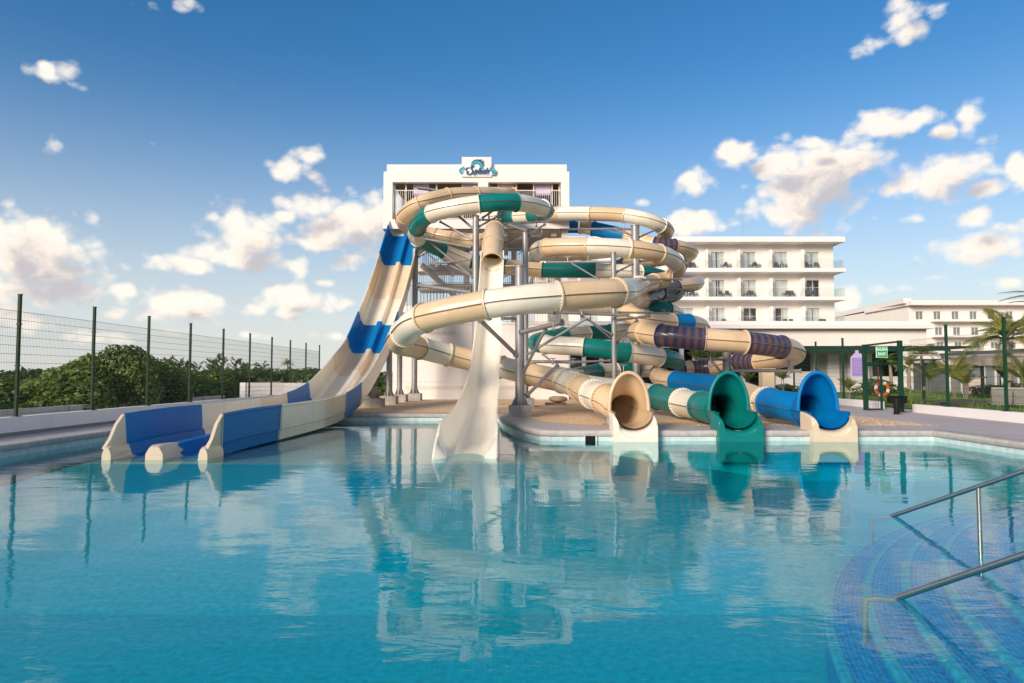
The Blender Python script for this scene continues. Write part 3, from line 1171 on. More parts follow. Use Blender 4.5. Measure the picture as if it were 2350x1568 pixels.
# life ring on its stand behind the gate
lp = at(2023, 893, 29.8)
lr = thing('life_ring', 'orange and white life ring hung on a thin red pole behind the open gate', 'life ring', (lp.x, 29.8, 0.3))
n = 32
for (ka, kb, m) in ((0, 5, 'orange'), (5, 8, 'sign_white'), (8, 13, 'orange'), (13, 16, 'sign_white'), (16, 21, 'orange'), (21, 24, 'sign_white'), (24, 29, 'orange'), (29, 32, 'sign_white')):
    b = MB()
    rows = []
    for k in range(ka, kb + 1):
        a = 2 * math.pi * k / n
        c = V((math.cos(a), 0, math.sin(a)))
        rows.append([V((lp.x, 29.75, lp.z)) + c * (0.27 + 0.075 * math.cos(u * math.pi / 5)) + V((0, -0.05 * math.sin(u * math.pi / 5), 0)) for u in range(10)])
    b.grid(rows, True)
    b.build('ring_segment', m, lr, smooth=True)
b = MB()
b.cyl((lp.x - 0.1, 29.85, 0.3), (lp.x - 0.1, 29.85, 2.1), 0.03, n=8)
b.build('pole', mat('red pole paint', (0.16, 0.03, 0.03), 0.5), lr)
b = MB()
b.tube([(lp.x - 0.12, 29.72, lp.z + 0.22), (lp.x - 0.16, 29.66, lp.z + 0.30), (lp.x - 0.06, 29.66, lp.z + 0.38), (lp.x + 0.02, 29.70, lp.z + 0.28)], [0.03, 0.07, 0.07, 0.03], 8)
b.build('rope_bundle', 'red', lr, smooth=True)

# black bin and bollard by the gate
bp_ = at(2062, 917, 25.9)
t = thing('planter_box', 'black rectangular box standing on the white wall at the gate post', 'box', (bp_.x, bp_.y, RW_TOP))
x0, x1 = at(2045, 917, 25.9).x, at(2081, 917, 25.9).x
za, zb = at(2062, 926, 25.9).z, at(2062, 909, 25.9).z
b = MB().box(x0, x1, 25.85, 26.2, za, zb - 0.03)
b.build('body', 'black', t, bevel=0.02)
MB().box(x0 - 0.015, x1 + 0.015, 25.83, 26.22, zb - 0.028, zb).build('lid', 'black', t, bevel=0.008)
bl = at(2058, 945, 25.2)
t = thing('bollard', 'short black rounded bollard in front of the white wall by the gate', 'bollard', (bl.x, 25.2, DECK))
b = MB()
zt = at(2058, 912, 25.2).z
b.tube([(bl.x, 25.2, DECK), (bl.x, 25.2, DECK + 0.06), (bl.x, 25.2, zt - 0.08), (bl.x, 25.2, zt - 0.02), (bl.x, 25.2, zt)], [0.085, 0.095, 0.095, 0.08, 0.04], 14)
b.build('shaft', 'black', t, smooth=True)
MB().cyl((bl.x, 25.2, DECK + 0.001), (bl.x, 25.2, DECK + 0.03), 0.13, n=14).build('base', 'black', t)


# ------------------------------------------------------------------ pool handrails
def handrail(label, p, tmax, post_t, rise=0.50):
    d = V((0.48, -0.88, rise))
    base = V((p[0], p[1], 0))
    t = thing('pool_handrail', label, 'handrail', (p[0], p[1], -0.5), group='stainless handrails at the pool steps')
    r = 0.024
    foot = [base + V((-0.20, 0.10, -0.36)), base + V((-0.20, 0.10, -0.10)), base + V((-0.19, 0.095, -0.045)), base + V((-0.13, 0.07, -0.028)), base + V((-0.03, 0.02, -0.026)), base - d * 0.005]
    MB().tube(foot, r * 0.96, 12).build('rail_foot', 'inox_dimmed', t, smooth=True)
    pts = [base - d * 0.02, base + d * 0.10]
    top = base + d * tmax
    pts += [base + d * (tmax * k / 5) for k in range(1, 6)]
    pts += [top + V((0.35, -0.62, 0.06)), top + V((0.60, -1.05, 0.0)), top + V((0.64, -1.12, -0.08)), top + V((0.64, -1.12, -0.9))]
    MB().tube(pts, r, 12).build('rail', 'inox', t, smooth=True)
    for pt in post_t:
        q = base + d * pt
        b = MB().cyl(q - V((0, 0, 0.012)), (q.x, q.y, -0.34), 0.021, n=12)
        b.build('post', 'inox', t, smooth=True, sharp=40)


handrail('far stainless handrail with a support post rising out of the pool over the steps', (4.5, 8.16), 2.3, [0.95])
handrail('near stainless handrail slanting out of the water over the lower right pool steps', (2.88, 5.18), 1.9, [1.3], 0.60)


# ------------------------------------------------------------------ tube slides
TR = 0.425     # outside radius of the enclosed flumes
NSEG = 30


def tube_slide(root, pts, bolts_from=1e9, r0=TR):
    """pts: (px, py, distance, colour of the section that starts here or None); one object per moulded section"""
    W = [p[0] if isinstance(p[0], V) else at(p[0], p[1], p[2]) for p in pts]
    cols = [p[1] if isinstance(p[0], V) else p[3] for p in pts]
    S, idx = spline(W)
    F = frames(S)
    js = [i for i, c in enumerate(cols) if c]
    js.append(len(pts) - 1)
    run = [0.0]
    for k in range(1, len(S)):
        run.append(run[-1] + (S[k] - S[k - 1]).length)
    for a, b_ in zip(js[:-1], js[1:]):
        i0, i1 = idx[a], idx[b_]
        if i1 <= i0:
            continue
        m = cols[a]
        mb = MB()
        rows = []
        for k in range(i0, i1 + 1):
            t, s_, u = F[k]
            rows.append([S[k] + s_ * math.cos(2 * math.pi * j / NSEG) * r0 + u * math.sin(2 * math.pi * j / NSEG) * r0 for j in range(NSEG)])
        mb.grid(rows, True)
        me = mb.mesh('tube_section', True)
        me.flip_normals()
        if m == 'stripe':
            l = me.uv_layers.new(name='length')
            for p in me.polygons:
                for li in p.loop_indices:
                    vi = me.loops[li].vertex_index
                    l.data[li].uv = (run[i0 + vi // NSEG] - run[i0], 0.5)
        sec = link('tube_section', me, m, root)
        # bolted end flanges
        for (k, sg_) in ((i0, 1), (i1, -1)):
            fl = MB()
            t, s_, u = F[k]
            ring = []
            for (rr, dd) in ((r0 - 0.004, 0.002), (r0 + 0.045, 0.002), (r0 + 0.050, 0.010), (r0 + 0.050, 0.026), (r0 + 0.045, 0.034), (r0 - 0.004, 0.045)):
                ring.append([S[k] + t * sg_ * dd + (s_ * math.cos(2 * math.pi * j / NSEG) + u * math.sin(2 * math.pi * j / NSEG)) * rr for j in range(NSEG)])
            if sg_ < 0:
                ring = ring[::-1]
            fl.grid(ring, True)
            me = fl.mesh('flange', True)
            me.flip_normals()
            me.set_sharp_from_angle(angle=R(40))
            link('flange', me, m, sec)
        # horizontal joint between the upper and the lower half shell
        for sd_ in (1, -1):
            sm = MB()
            rows = []
            for k in range(i0, i1 + 1):
                t, s_, u = F[k]
                c = S[k] + s_ * sd_ * r0
                o = s_ * sd_ * 0.034
                rows.append([c - s_ * sd_ * 0.01 + u * 0.012, c + o + u * 0.012, c + o - u * 0.002, c - s_ * sd_ * 0.01 - u * 0.002])
            sm.grid(rows)
            link('shell_lip', sm.mesh('shell_lip'), m, sec)
        for sd_ in (1, -1):
            sm = MB()
            rows = []
            for k in range(i0, i1 + 1):
                t, s_, u = F[k]
                c = S[k] + s_ * sd_ * r0
                o = s_ * sd_ * 0.030
                rows.append([c - s_ * sd_ * 0.01 - u * 0.003, c + o - u * 0.003, c + o * 0.9 - u * 0.027, c - s_ * sd_ * 0.01 - u * 0.027])
            sm.grid(rows)
            link('seam', sm.mesh('seam'), 'seam', sec)
        if S[(i0 + i1) // 2].y < bolts_from:
            bo = MB()
            for (k, sg_) in ((i0, 1), (i1, -1)):
                t, s_, u = F[k]
                for j in range(28):
                    a = 2 * math.pi * (j + 0.5) / 28
                    c = S[k] + t * sg_ * 0.04 + (s_ * math.cos(a) + u * math.sin(a)) * (r0 + 0.02)
                    bo.obox(c, t * 0.012, s_ * 0.011, u * 0.011)
            for k in range(i0 + 1, i1):
                t, s_, u = F[k]
                for sd_ in (1, -1):
                    bo.obox(S[k] + s_ * sd_ * (r0 + 0.022) - u * 0.016, t * 0.012, s_ * 0.012, u * 0.010)
            link('bolts', bo.mesh('bolts'), 'bolt', sec, stuff=True)
    return S, F


def mouth(root, x, hood_m, lip_m, y1=18.95, zs=0.73):
    """flared hood over an open trough that ends in a scooped lip standing in the water"""
    NA = 24

    def se(v):
        return math.copysign(abs(v) ** 0.86, v)
    yf = 18.15
    rows_o, rows_i = [], []
    for k in range(9):
        f = k / 8
        e = f * f * (3 - 2 * f)
        y = y1 + (yf - y1) * f
        w = TR + (0.515 - TR) * e
        h = TR + (1.00 - TR) * e ** 1.15
        rows_o.append([(x + w * math.cos(math.pi * j / NA), y, zs + h * math.sin(math.pi * j / NA) ** 0.9) for j in range(NA + 1)])
        rows_i.append([(x + (w - 0.03) * math.cos(math.pi * j / NA), y, zs + (h - 0.03) * math.sin(math.pi * j / NA) ** 0.9) for j in range(NA + 1)])
    b = MB()
    b.grid(rows_o)
    b.grid([r[::-1] for r in rows_i])
    hood = b.build('hood', hood_m, root, smooth=True)
    # rolled rim
    b = MB()
    w, h = 0.515, 1.0
    arc = [V((x + (w - 0.0) * math.cos(math.pi * j / 32), yf + 0.01, zs + h * math.sin(math.pi * j / 32) ** 0.9)) for j in range(33)]
    rows = []
    for j, c in enumerate(arc):
        o = V((c.x - x, 0, (c.z - zs) * 0.55)).normalized()
        rows.append([c + o * (0.005 + 0.052 * math.cos(q * math.pi / 6)) + V((0, -0.062 * math.sin(q * math.pi / 6), 0)) for q in range(12)])
    b.grid(rows, True)
    b.poly(rows[0])
    b.poly(rows[-1][::-1])
    link('rim', b.mesh('rim', True), hood_m, hood)
    # trough
    ro, ri = [], []
    for k in range(12):
        f = k / 11
        y = y1 + (17.42 - y1) * f
        w = TR + 0.075 * min(1, f * 2)
        d = TR + 0.02 * f
        ro.append([(x - w * math.cos(math.pi * j / NA), y, zs - d * math.sin(math.pi * j / NA)) for j in range(NA + 1)])
        ri.append([(x - (w - 0.03) * math.cos(math.pi * j / NA), y, zs - (d - 0.03) * math.sin(math.pi * j / NA)) for j in range(NA + 1)])
    b = MB()
    b.grid(ro)
    b.grid([r[::-1] for r in ri])
    tr = b.build('trough', hood_m, root, smooth=True)
    b = MB()
    for s_ in (1, -1):
        rows = []
        for k in range(12):
            f = k / 11
            y = y1 + (17.5 - y1) * f
            w = TR + 0.075 * min(1, f * 2)
            rows.append([(x + s_ * (w - 0.03), y, zs + 0.008), (x + s_ * (w + 0.04), y, zs + 0.008), (x + s_ * (w + 0.04), y, zs - 0.015), (x + s_ * (w - 0.03), y, zs - 0.015)])
        b.grid(rows)
    link('edge_flange', b.mesh('edge_flange'), hood_m, tr)
    # lip: a saddle with a scooped top
    b = MB()
    prof = []
    NB = 20
    W0 = 0.555
    ys = [17.95, 17.80, 17.62, 17.45, 17.34, 17.27, 17.235, 17.22]
    tops = [0.735, 0.715, 0.68, 0.64, 0.60, 0.56, 0.51, 0.45]
    inn = [0.485, 0.485, 0.485, 0.482, 0.475, 0.46, 0.44, 0.42]
    bot = [0.27, 0.268, 0.266, 0.262, 0.25, 0.225, 0.19, 0.12]
    rows = []
    for y, tp, iw, bt in zip(ys, tops, inn, bot):
        q = max(0, (17.30 - y) / 0.08)
        row = [(x - W0, y, -0.5), (x - W0, y, 0.0), (x - W0, y, tp - 0.06), (x - W0 + 0.015, y, tp - 0.015), (x - W0 + 0.04, y, tp)]
        for j in range(NB + 1):
            a = math.pi * j / NB
            row.append((x - iw * math.cos(a), y, tp - (tp - bt) * math.sin(a) ** 0.85))
        row += [(x + W0 - 0.04, y, tp), (x + W0 - 0.015, y, tp - 0.015), (x + W0, y, tp - 0.06), (x + W0, y, 0.0), (x + W0, y, -0.5)]
        rows.append(row)
    b.grid(rows)
    last = rows[-1]
    n = len(last)
    fr = [(px, 17.215 - 0.03, pz - 0.012) if 2 <= i <= n - 3 else (px, 17.185, pz) for i, (px, py, pz) in enumerate(last)]
    b.grid([last, fr])
    low = [(px, 17.16, -0.5) for (px, py, pz) in fr]
    mid = [(px, 17.175, min(pz, 0.0)) for (px, py, pz) in fr]
    b.grid([fr, mid, low])
    me = b.mesh('lip', True)
    me.set_sharp_from_angle(angle=R(48))
    link('lip', me, lip_m, root)


# cream and beige slide, ends in the beige hood with the white lip
t1 = thing('tube_slide', 'cream and beige tube slide looping in front, ending in a beige hood with white lip', 'water slide', (3.1, 18.5, DECK), group='tube slides coiled in front of the tower')
tube_slide(t1, [
    (1205, 492, 41.5, 'beige'), (1280, 490.6, 40.5, 'cream'), (1354, 490.6, 40, 'beige'), (1432, 494, 39.5, 'cream'), (1483, 504, 39.2, None), (1516, 518, 39.6, 'beige'),
    (1530, 531, 40.8, None), (1510, 556, 43, None), (1460, 568, 41.4, 'cream'), (1420, 573, 39.2, None), (1340, 579, 37, 'beige'), (1262, 582, 36, 'cream'), (1234, 577, 34, None),
    (1256, 568.6, 32.4, 'beige'), (1345, 566, 31.5, 'cream'), (1443, 571, 31.5, 'beige'), (1511, 582, 32.2, 'cream'), (1549, 601, 34, 'beige'), (1554, 621, 35.6, None),
    (1536, 638, 36.6, None), (1500, 648, 35.6, 'beige'), (1468, 656, 32, 'cream'), (1450, 663, 27, None), (1437, 668, 22.6, None), (1412, 672, 20.5, 'beige'), (1279, 681, 19.7, 'cream'), (1200, 688, 19.5, None),
    (1118, 699, 19.7, 'beige'), (974, 730, 20.3, 'cream'), (928, 765, 22.0, 'beige'), (918, 787, 24, None), (962, 798, 25.8, 'cream'), (1029, 815, 26.8, 'beige'),
    (1152, 843, 26.8, 'cream'), (1218, 859, 26.0, 'beige'), (1291, 875, 25.2, 'cream'), (1332, 890, 23.0, 'beige'), (1362, 905, 21, 'cream'), (1388, 915, 19.9, 'beige'),
    (V((3.02, 19.35, 0.76)), None), (V((3.10, 18.93, 0.73)), None)], bolts_from=27.5)
mouth(t1, 3.10, 'beige', 'white_gel')

# teal and cream slide
t2 = thing('tube_slide', 'teal and cream tube slide ending in a teal hood with teal lip', 'water slide', (5.74, 18.5, DECK), group='tube slides coiled in front of the tower')
tube_slide(t2, [
    (1130, 500, 41.8, 'cream'), (1156, 496, 40.4, 'teal'), (1189, 496, 39.3, 'cream'), (1222, 494, 38.2, 'teal'), (1252, 486, 36.6, None), (1244, 478, 34.9, 'cream'), (1184, 465, 32.9, 'teal'),
    (1100, 468, 32.3, 'cream'), (990, 490.6, 33, 'teal'), (957, 524, 35.2, 'cream'), (960, 548, 37.4, 'teal'), (1017, 576, 39.4, 'cream'), (1081, 599, 40, 'teal'), (1164, 612, 39.5, 'beige'), (1245, 620, 39, 'teal'),
    (1365, 621, 38.7, 'cream'), (1467, 626, 39, 'teal'), (1505, 632, 40.3, None), (1540, 645, 42, None), (1560, 660, 43.5, 'teal'), (1550, 676, 42, None), (1510, 683, 40, 'teal'), (1450, 682, 37.5, 'cream'), (1360, 676, 34.6, 'cream'), (1285, 680, 34, 'teal'), (1252, 692, 36.5, 'cream'),
    (1330, 701, 38.6, 'cream'), (1400, 704, 38, 'cream'), (1480, 706, 37, 'teal'), (1533, 714, 37, 'cream'), (1557, 728, 38.2, None), (1550, 742, 40, None), (1500, 750, 40.6, 'cream'), (1401, 762, 39.6, 'teal'), (1346, 766, 38.6, 'cream'),
    (1294, 770, 37, 'teal'), (1232, 785, 34.4, None), (1253, 791, 31.9, 'cream'), (1341, 797, 31, 'teal'), (1442, 810, 31, 'cream'), (1511, 820, 31.6, 'teal'), (1549, 828, 33.4, None), (1541, 840, 36, None),
    (1500, 847, 37.6, 'cream'), (1461, 849, 37.2, 'teal'), (1412, 851, 36.6, 'cream'), (1371, 855, 35.6, 'teal'), (1330, 862, 33.4, None), (1312, 872, 30.5, 'cream'), (1345, 884, 28.2, None), (1420, 896, 26.4, 'cream'),
    (1509, 911, 24.2, 'teal'), (1566, 924, 22.0, 'cream'), (1612, 933, 20.4, 'teal'), (V((5.62, 19.5, 0.74)), None), (V((5.74, 18.93, 0.73)), None)], bolts_from=25)
mouth(t2, 5.74, 'teal', 'teal')

# beige slide with the striped sections, blue at both ends
t3 = thing('tube_slide', 'beige tube slide with purple striped sections, ending in a blue hood with sand-coloured lip', 'water slide', (8.1, 18.5, DECK), group='tube slides coiled in front of the tower')
tube_slide(t3, [
    (1285, 520, 42.6, 'blue'), (1333, 520, 41.8, 'beige'), (1362, 525, 41.4, 'blue'), (1436, 542, 40.4, 'beige'), (1480, 555, 39.8, None), (1500, 561, 39.5, 'stripe'), (1546, 566, 39.5, 'beige'), (1583, 577, 41, None),
    (1572, 588, 43.4, None), (1500, 598, 45, 'beige'), (1440, 604, 46, 'stripe'), (1418, 614, 47.3, 'beige'), (1440, 630, 48.6, None), (1490, 640, 48.6, 'beige'), (1560, 645, 46, None), (1598, 648, 43, None), (1590, 653, 40.5, None),
    (1548, 658, 39, 'stripe'), (1512, 672, 37.6, 'stripe'), (1474, 688, 35, 'beige'), (1446, 702, 33.8, None), (1440, 718, 32.2, 'beige'), (1470, 731, 31.6, None), (1527, 740, 32.2, None), (1541, 741, 32.4, 'blue'), (1579, 742, 33, 'beige'),
    (1607, 749, 34.6, None), (1598, 757, 36.4, None), (1540, 762, 36.8, 'beige'), (1492, 765, 35, None), (1464, 766, 31.8, None), (1464, 763, 29.0, None), (1483, 763, 27.0, 'beige'),
    (1516, 770, 26.1, 'stripe'), (1616, 779, 25.6, 'beige'), (1709, 786, 25.6, 'stripe'), (1792, 797, 26.2, 'beige'), (1822, 808, 27.6, None), (1808, 820, 30.4, None), (1741, 830, 33, 'stripe'),
    (1692, 832, 34, 'beige'), (1632, 843, 35.4, 'stripe'), (1584, 847, 35.6, 'beige'), (1559, 849, 35.2, 'stripe'), (1530, 852, 34.2, None), (1512, 860, 32.4, 'beige'), (1522, 871, 30.4, None), (1554, 876, 28.6, 'blue'),
    (1631, 884, 26.6, None), (1690, 899, 24.6, 'beige'), (1738, 917, 22.2, None), (1757, 922.5, 21.2, 'sand'), (1768, 925, 20.7, 'blue'), (V((7.92, 19.6, 0.78)), None), (V((8.10, 18.93, 0.73)), None)], bolts_from=23)
mouth(t3, 8.10, 'blue', 'sand')

# beige tube from the tower that turns towards the pool and opens above the white flume
t0 = thing('tube_slide', 'beige tube from the tower top opening above the long white open flume in the centre', 'water slide', (-0.9, 20, DECK), group='tube slides coiled in front of the tower')
tube_slide(t0, [
    (1175, 447, 41.6, 'beige'), (1115, 446, 38.6, None), (1090, 446.5, 38, 'beige'), (1027, 450, 37, 'beige'), (963, 468, 36.2, 'beige'), (928, 497, 37.4, 'beige'), (936, 522, 39.3, None), (970, 534, 40.3, 'beige'), (1001, 541, 40.3, 'beige'), (1043, 548, 39.8, 'beige'), (1084, 553, 38.4, None),
    (1120, 551, 36, 'beige'), (1134, 539, 33.6, None), (1135, 529, 31.6, 'beige'), (1133, 544, 29.6, None), (1131, 562, 28.9, 'beige'), (1130, 584, 28.2, None), (1129.5, 603, 27.7, None)], r0=0.42)
CL = [(-0.80, 28.35, 6.55, .46), (-0.82, 27.6, 5.35, .46), (-0.85, 26.9, 4.25, .47), (-0.88, 26.1, 3.15, .48), (-0.92, 25.1, 2.15, .50), (-0.96, 23.8, 1.30, .52), (-1.0, 22.0, 0.72, .545), (-1.0, 19.6, 0.36, .57), (-0.98, 17.2, 0.16, .585), (-0.95, 15.3, 0.05, .60), (-0.94, 14.4, -0.02, .61), (-0.94, 13.65, -0.10, .61)]
S, idx = spline([c[:3] for c in CL], 0.25)
F = frames(S)


def at_param(vals, idx, k):
    for i in range(len(idx) - 1):
        if idx[i] <= k <= idx[i + 1]:
            f = (k - idx[i]) / (idx[i + 1] - idx[i])
            return vals[i] * (1 - f) + vals[i + 1] * f
    return vals[-1]


ws = [c[3] for c in CL]
segs = [(0, 3), (3, 6), (6, 9), (9, 11)]
NF = 20
for (a, b_) in segs:
    ro, ri = [], []
    for k in range(idx[a], idx[b_] + 1):
        t, s_, u = F[k]
        w = at_param(ws, idx, k)
        y = S[k].y
        end = max(0.0, min(1.0, (14.9 - y) / 1.25))
        end = end * end * (3 - 2 * end)
        hwall = 0.50 + 0.12 * max(0, min(1, (19 - y) / 4)) - 0.50 * end
        outer, inner = [], []
        for j in range(NF + 1):
            q = -1 + 2 * j / NF
            # U profile: flat-ish floor, walls curling up
            x_ = w * math.sin(q * math.pi / 2) ** 1 if False else w * (abs(q) ** 0.8) * (1 if q > 0 else -1)
            z_ = hwall * abs(q) ** 3.2
            inner.append(S[k] + s_ * x_ * 0.97 + u * z_)
        for j in range(NF + 1):
            q = 1 - 2 * j / NF
            x_ = w * (abs(q) ** 0.8) * (1 if q > 0 else -1)
            z_ = hwall * abs(q) ** 3.2
            flat = 0.06 + 0.02 * abs(q)
            outer.append(S[k] + s_ * x_ * (1.045) + u * (z_ - 0.05 if abs(q) < 0.97 else z_))
        ro.append(inner + outer)
    b = MB()
    b.grid(ro, True)
    b.poly(ro[0])
    b.poly(ro[-1][::-1])
    me = b.mesh('flume_section', True)
    me.set_sharp_from_angle(angle=R(50))
    sec = link('flume_section', me, 'white_gel', t0)
    b = MB()
    k = idx[a]
    t, s_, u = F[k]
    w = at_param(ws, idx, k)
    rows = []
    for dd in (0, 0.03):
        rows.append([S[k] + t * dd + s_ * (w * 1.07 * (abs(-1 + 2 * j / NF) ** 0.8) * (1 if j > NF / 2 else -1)) + u * (0.5 * abs(-1 + 2 * j / NF) ** 3.2 - 0.065) for j in range(NF + 1)])
    b.grid(rows)
    link('joint_flange', b.mesh('joint_flange'), 'white_gel', sec)
# the square nose blocks either side of the flume end
for sx in (-1, 1):
    b = MB()
    rows = []
    for y, tp in ((15.6, 0.60), (15.0, 0.57), (14.5, 0.46), (14.15, 0.33), (13.9, 0.19), (13.72, 0.07), (13.62, -0.03)):
        xo = -0.94 + sx * 0.655
        xi = -0.94 + sx * 0.60
        xi2 = -0.94 + sx * (0.52 - 0.16 * (15.6 - y) / 2)
        rows.append([(xo, y, -0.066), (xo, y, tp - 0.02), (xo - sx * 0.02, y, tp), (xi, y, tp), (xi2, y, -0.06 if tp < 0.1 else tp * 0.12), (xi2, y, -0.066)])
    b.grid(rows, True)
    b.poly(rows[0])
    b.poly(rows[-1][::-1])
    me = b.mesh('flume_nose', True)
    me.set_sharp_from_angle(angle=R(40))
    link('flume_nose', me, 'white_gel', t0)

# ------------------------------------------------------------------ double open drop slide on the left
t4 = thing('drop_slide', 'steep double lane open drop slide in blue, cream and beige, left of the tower', 'water slide', (-6.9, 20, DECK))
DL = [(-7.03, 13.55, -0.05), (-7.01, 14.2, 0.0), (-6.93, 15.7, 0.05), (-6.85, 17.3, 0.06), (-6.72, 21.0, 0.10), (-6.72, 23.5, 0.20), (-6.75, 26.2, 0.55), (-6.80, 28.2, 1.05), (-6.85, 30.1, 1.65), (-6.98, 33.4, 2.75), (-6.9, 35.6, 4.3), (-6.75, 37.3, 5.85), (-6.60, 39.5, 8.08), (-6.45, 41.4, 10.2), (-6.38, 42.0, 10.85), (-6.38, 43.2, 11.1)]
DC = ['sand', None and 0, 0, 'blue', 'cream', 'beige', 'blue', 0, 'cream', 'beige', 'blue', 'cream', 'beige', 'blue', 'cream', None]
BOUND = [(0, 1, 'sand'), (1, 3, 'blue'), (3, 4, 'cream'), (4, 5, 'sand'), (5, 6, 'blue'), (6, 8, 'cream'), (8, 9, 'sand'), (9, 10, 'blue'), (10, 11, 'cream'), (11, 12, 'sand'), (12, 13, 'blue'), (13, 15, 'cream')]
S, idx = spline(DL, 0.3)
# section vectors: the slide runs straight ahead, so the side vector is X
HALF = [(-0.985, 0.86), (-0.975, 0.80), (-0.96, 0.55), (-0.95, 0.27), (-0.90, 0.25), (-0.875, 0.12), (-0.82, 0.03), (-0.72, 0.0), (-0.24, 0.0), (-0.18, 0.03), (-0.115, 0.235), (-0.085, 0.255)]
OUT = [(-0.985, 0.86), (-1.02, 0.875), (-1.05, 0.86), (-1.055, 0.82), (-1.03, 0.80), (-1.015, 0.55), (-1.005, 0.24), (-0.975, 0.22), (-0.955, -0.02), (-0.86, -0.06)]


def drop_profile(hf, rf=1.0, nose=0.0):
    pr = []
    for (x, z) in HALF:
        pr.append((x, (z if z <= 0.25 else 0.25 + (z - 0.25) * hf)))
    inner = pr + [(-x, z) for x, z in pr[::-1]]
    o = [(x, (z if z <= 0.25 else 0.25 + (z - 0.25) * hf)) for x, z in OUT]
    outer = [(-x, z) for x, z in o] + [(x, z) for x, z in o[::-1]]
    return inner + outer[1:-1]


for (a, b_, m) in BOUND:
    rows = []
    for k in range(idx[a], idx[b_] + 1):
        tt = (S[min(k + 1, len(S) - 1)] - S[max(k - 1, 0)]).normalized()
        s_ = V((1, 0, 0))
        u = s_.cross(tt).normalized()
        y = S[k].y
        e = max(0, min(1, (y - 13.55) / 0.66))
        hf = 1.0 if a > 0 else 0.03 + 0.97 * (e * e * (3 - 2 * e)) ** 0.9
        rows.append([S[k] + s_ * x + u * z for x, z in drop_profile(hf)])
    b = MB()
    b.grid(rows, True)
    b.poly(rows[0])
    b.poly(rows[-1][::-1])
    me = b.mesh('slide_section', True)
    me.set_sharp_from_angle(angle=R(32))
    sec = link('slide_section', me, m, t4)
    # bolted joint flange under the upstream end
    b = MB()
    k = idx[b_]
    tt = (S[min(k + 1, len(S) - 1)] - S[max(k - 1, 0)]).normalized()
    u = V((1, 0, 0)).cross(tt).normalized()
    rr = []
    for dd in (-0.035, 0.0):
        rr.append([S[k] + tt * dd + V((1, 0, 0)) * x * 1.03 + u * (z - 0.02) for x, z in OUT[3:][:] + [(-x, z) for x, z in OUT[3:]][::-1]])
    b.grid(rr)
    link('joint_flange', b.mesh('joint_flange'), m, sec)
# rounded noses at the water's edge
for xc, w, h in ((-7.97, 0.095, 0.26), (-7.03, 0.185, 0.29), (-6.07, 0.095, 0.26)):
    b = MB()
    rows = []
    for y, f in ((14.6 if w > 0.15 else 14.25, 0.86), (14.2, 0.95), (13.75, 1.0), (13.58, 0.98), (13.50, 0.86)):
        hh, ww = h * f, w * (1 if f > 0.9 else 0.93)
        rows.append([(xc - ww, y, -0.066), (xc - ww, y, hh * 0.45), (xc - ww * 0.62, y, hh * 0.92), (xc - ww * 0.45, y, hh), (xc + ww * 0.45, y, hh), (xc + ww * 0.62, y, hh * 0.92), (xc + ww, y, hh * 0.45), (xc + ww, y, -0.066)])
    b.grid(rows)
    b.poly(rows[-1][::-1])
    b.poly(rows[0])
    me = b.mesh('lane_nose', True)
    me.set_sharp_from_angle(angle=R(40))
    link('lane_nose', me, 'sand', t4)


# ------------------------------------------------------------------ steel supports
def support(label, px, y, top, r, base_py=None, plinth=0.78, ph=0.38, arms=(), group='galvanised support posts of the slides', zb=DECK):
    x = at(px, 863, y).x
    t = thing('support_post', label, 'steel post', (x, y, zb), group=group)
    MB().box(x - plinth / 2, x + plinth / 2, y - plinth / 2, y + plinth / 2, zb - 0.1, zb + ph).build('plinth', 'concrete', t, bevel=0.015)
    z0 = zb + ph
    b = MB().cyl((x, y, z0), (x, y, top), r, n=20)
    pole = b.build('pole', 'steel', t, smooth=True, sharp=40)
    b = MB()
    b.box(x - r * 1.9, x + r * 1.9, y - r * 1.9, y + r * 1.9, z0 + 0.002, z0 + 0.03)
    for k in range(8):
        a = k * math.pi / 4
        d = V((math.cos(a), math.sin(a), 0))
        c = V((x, y, z0))
        b.poly([c + d * r * 0.98 + V((0, 0, .03)), c + d * r * 1.75 + V((0, 0, .03)), c + d * r * 1.05 + V((0, 0, .32))])
    b.build('base_plate', 'steel', pole)
    b = MB()
    b.cyl((x, y, top - 0.02), (x, y, top + 0.02), r * 1.12, n=20)
    b.build('cap_plate', 'steel', pole)
    for (q0, q1, rr) in arms:
        p0, p1 = at(*q0), at(*q1)
        b = MB().cyl(p0, p1, rr, n=10)
        ar = b.build('brace', 'steel', t, smooth=True, sharp=40)
        d = (p1 - p0).normalized()
        for p_, sg_ in ((p0, 1), (p1, -1)):
            MB().cyl(p_, p_ + d * sg_ * 0.03, rr * 1.55, n=10).build('end_flange', 'steel', ar)
    return t


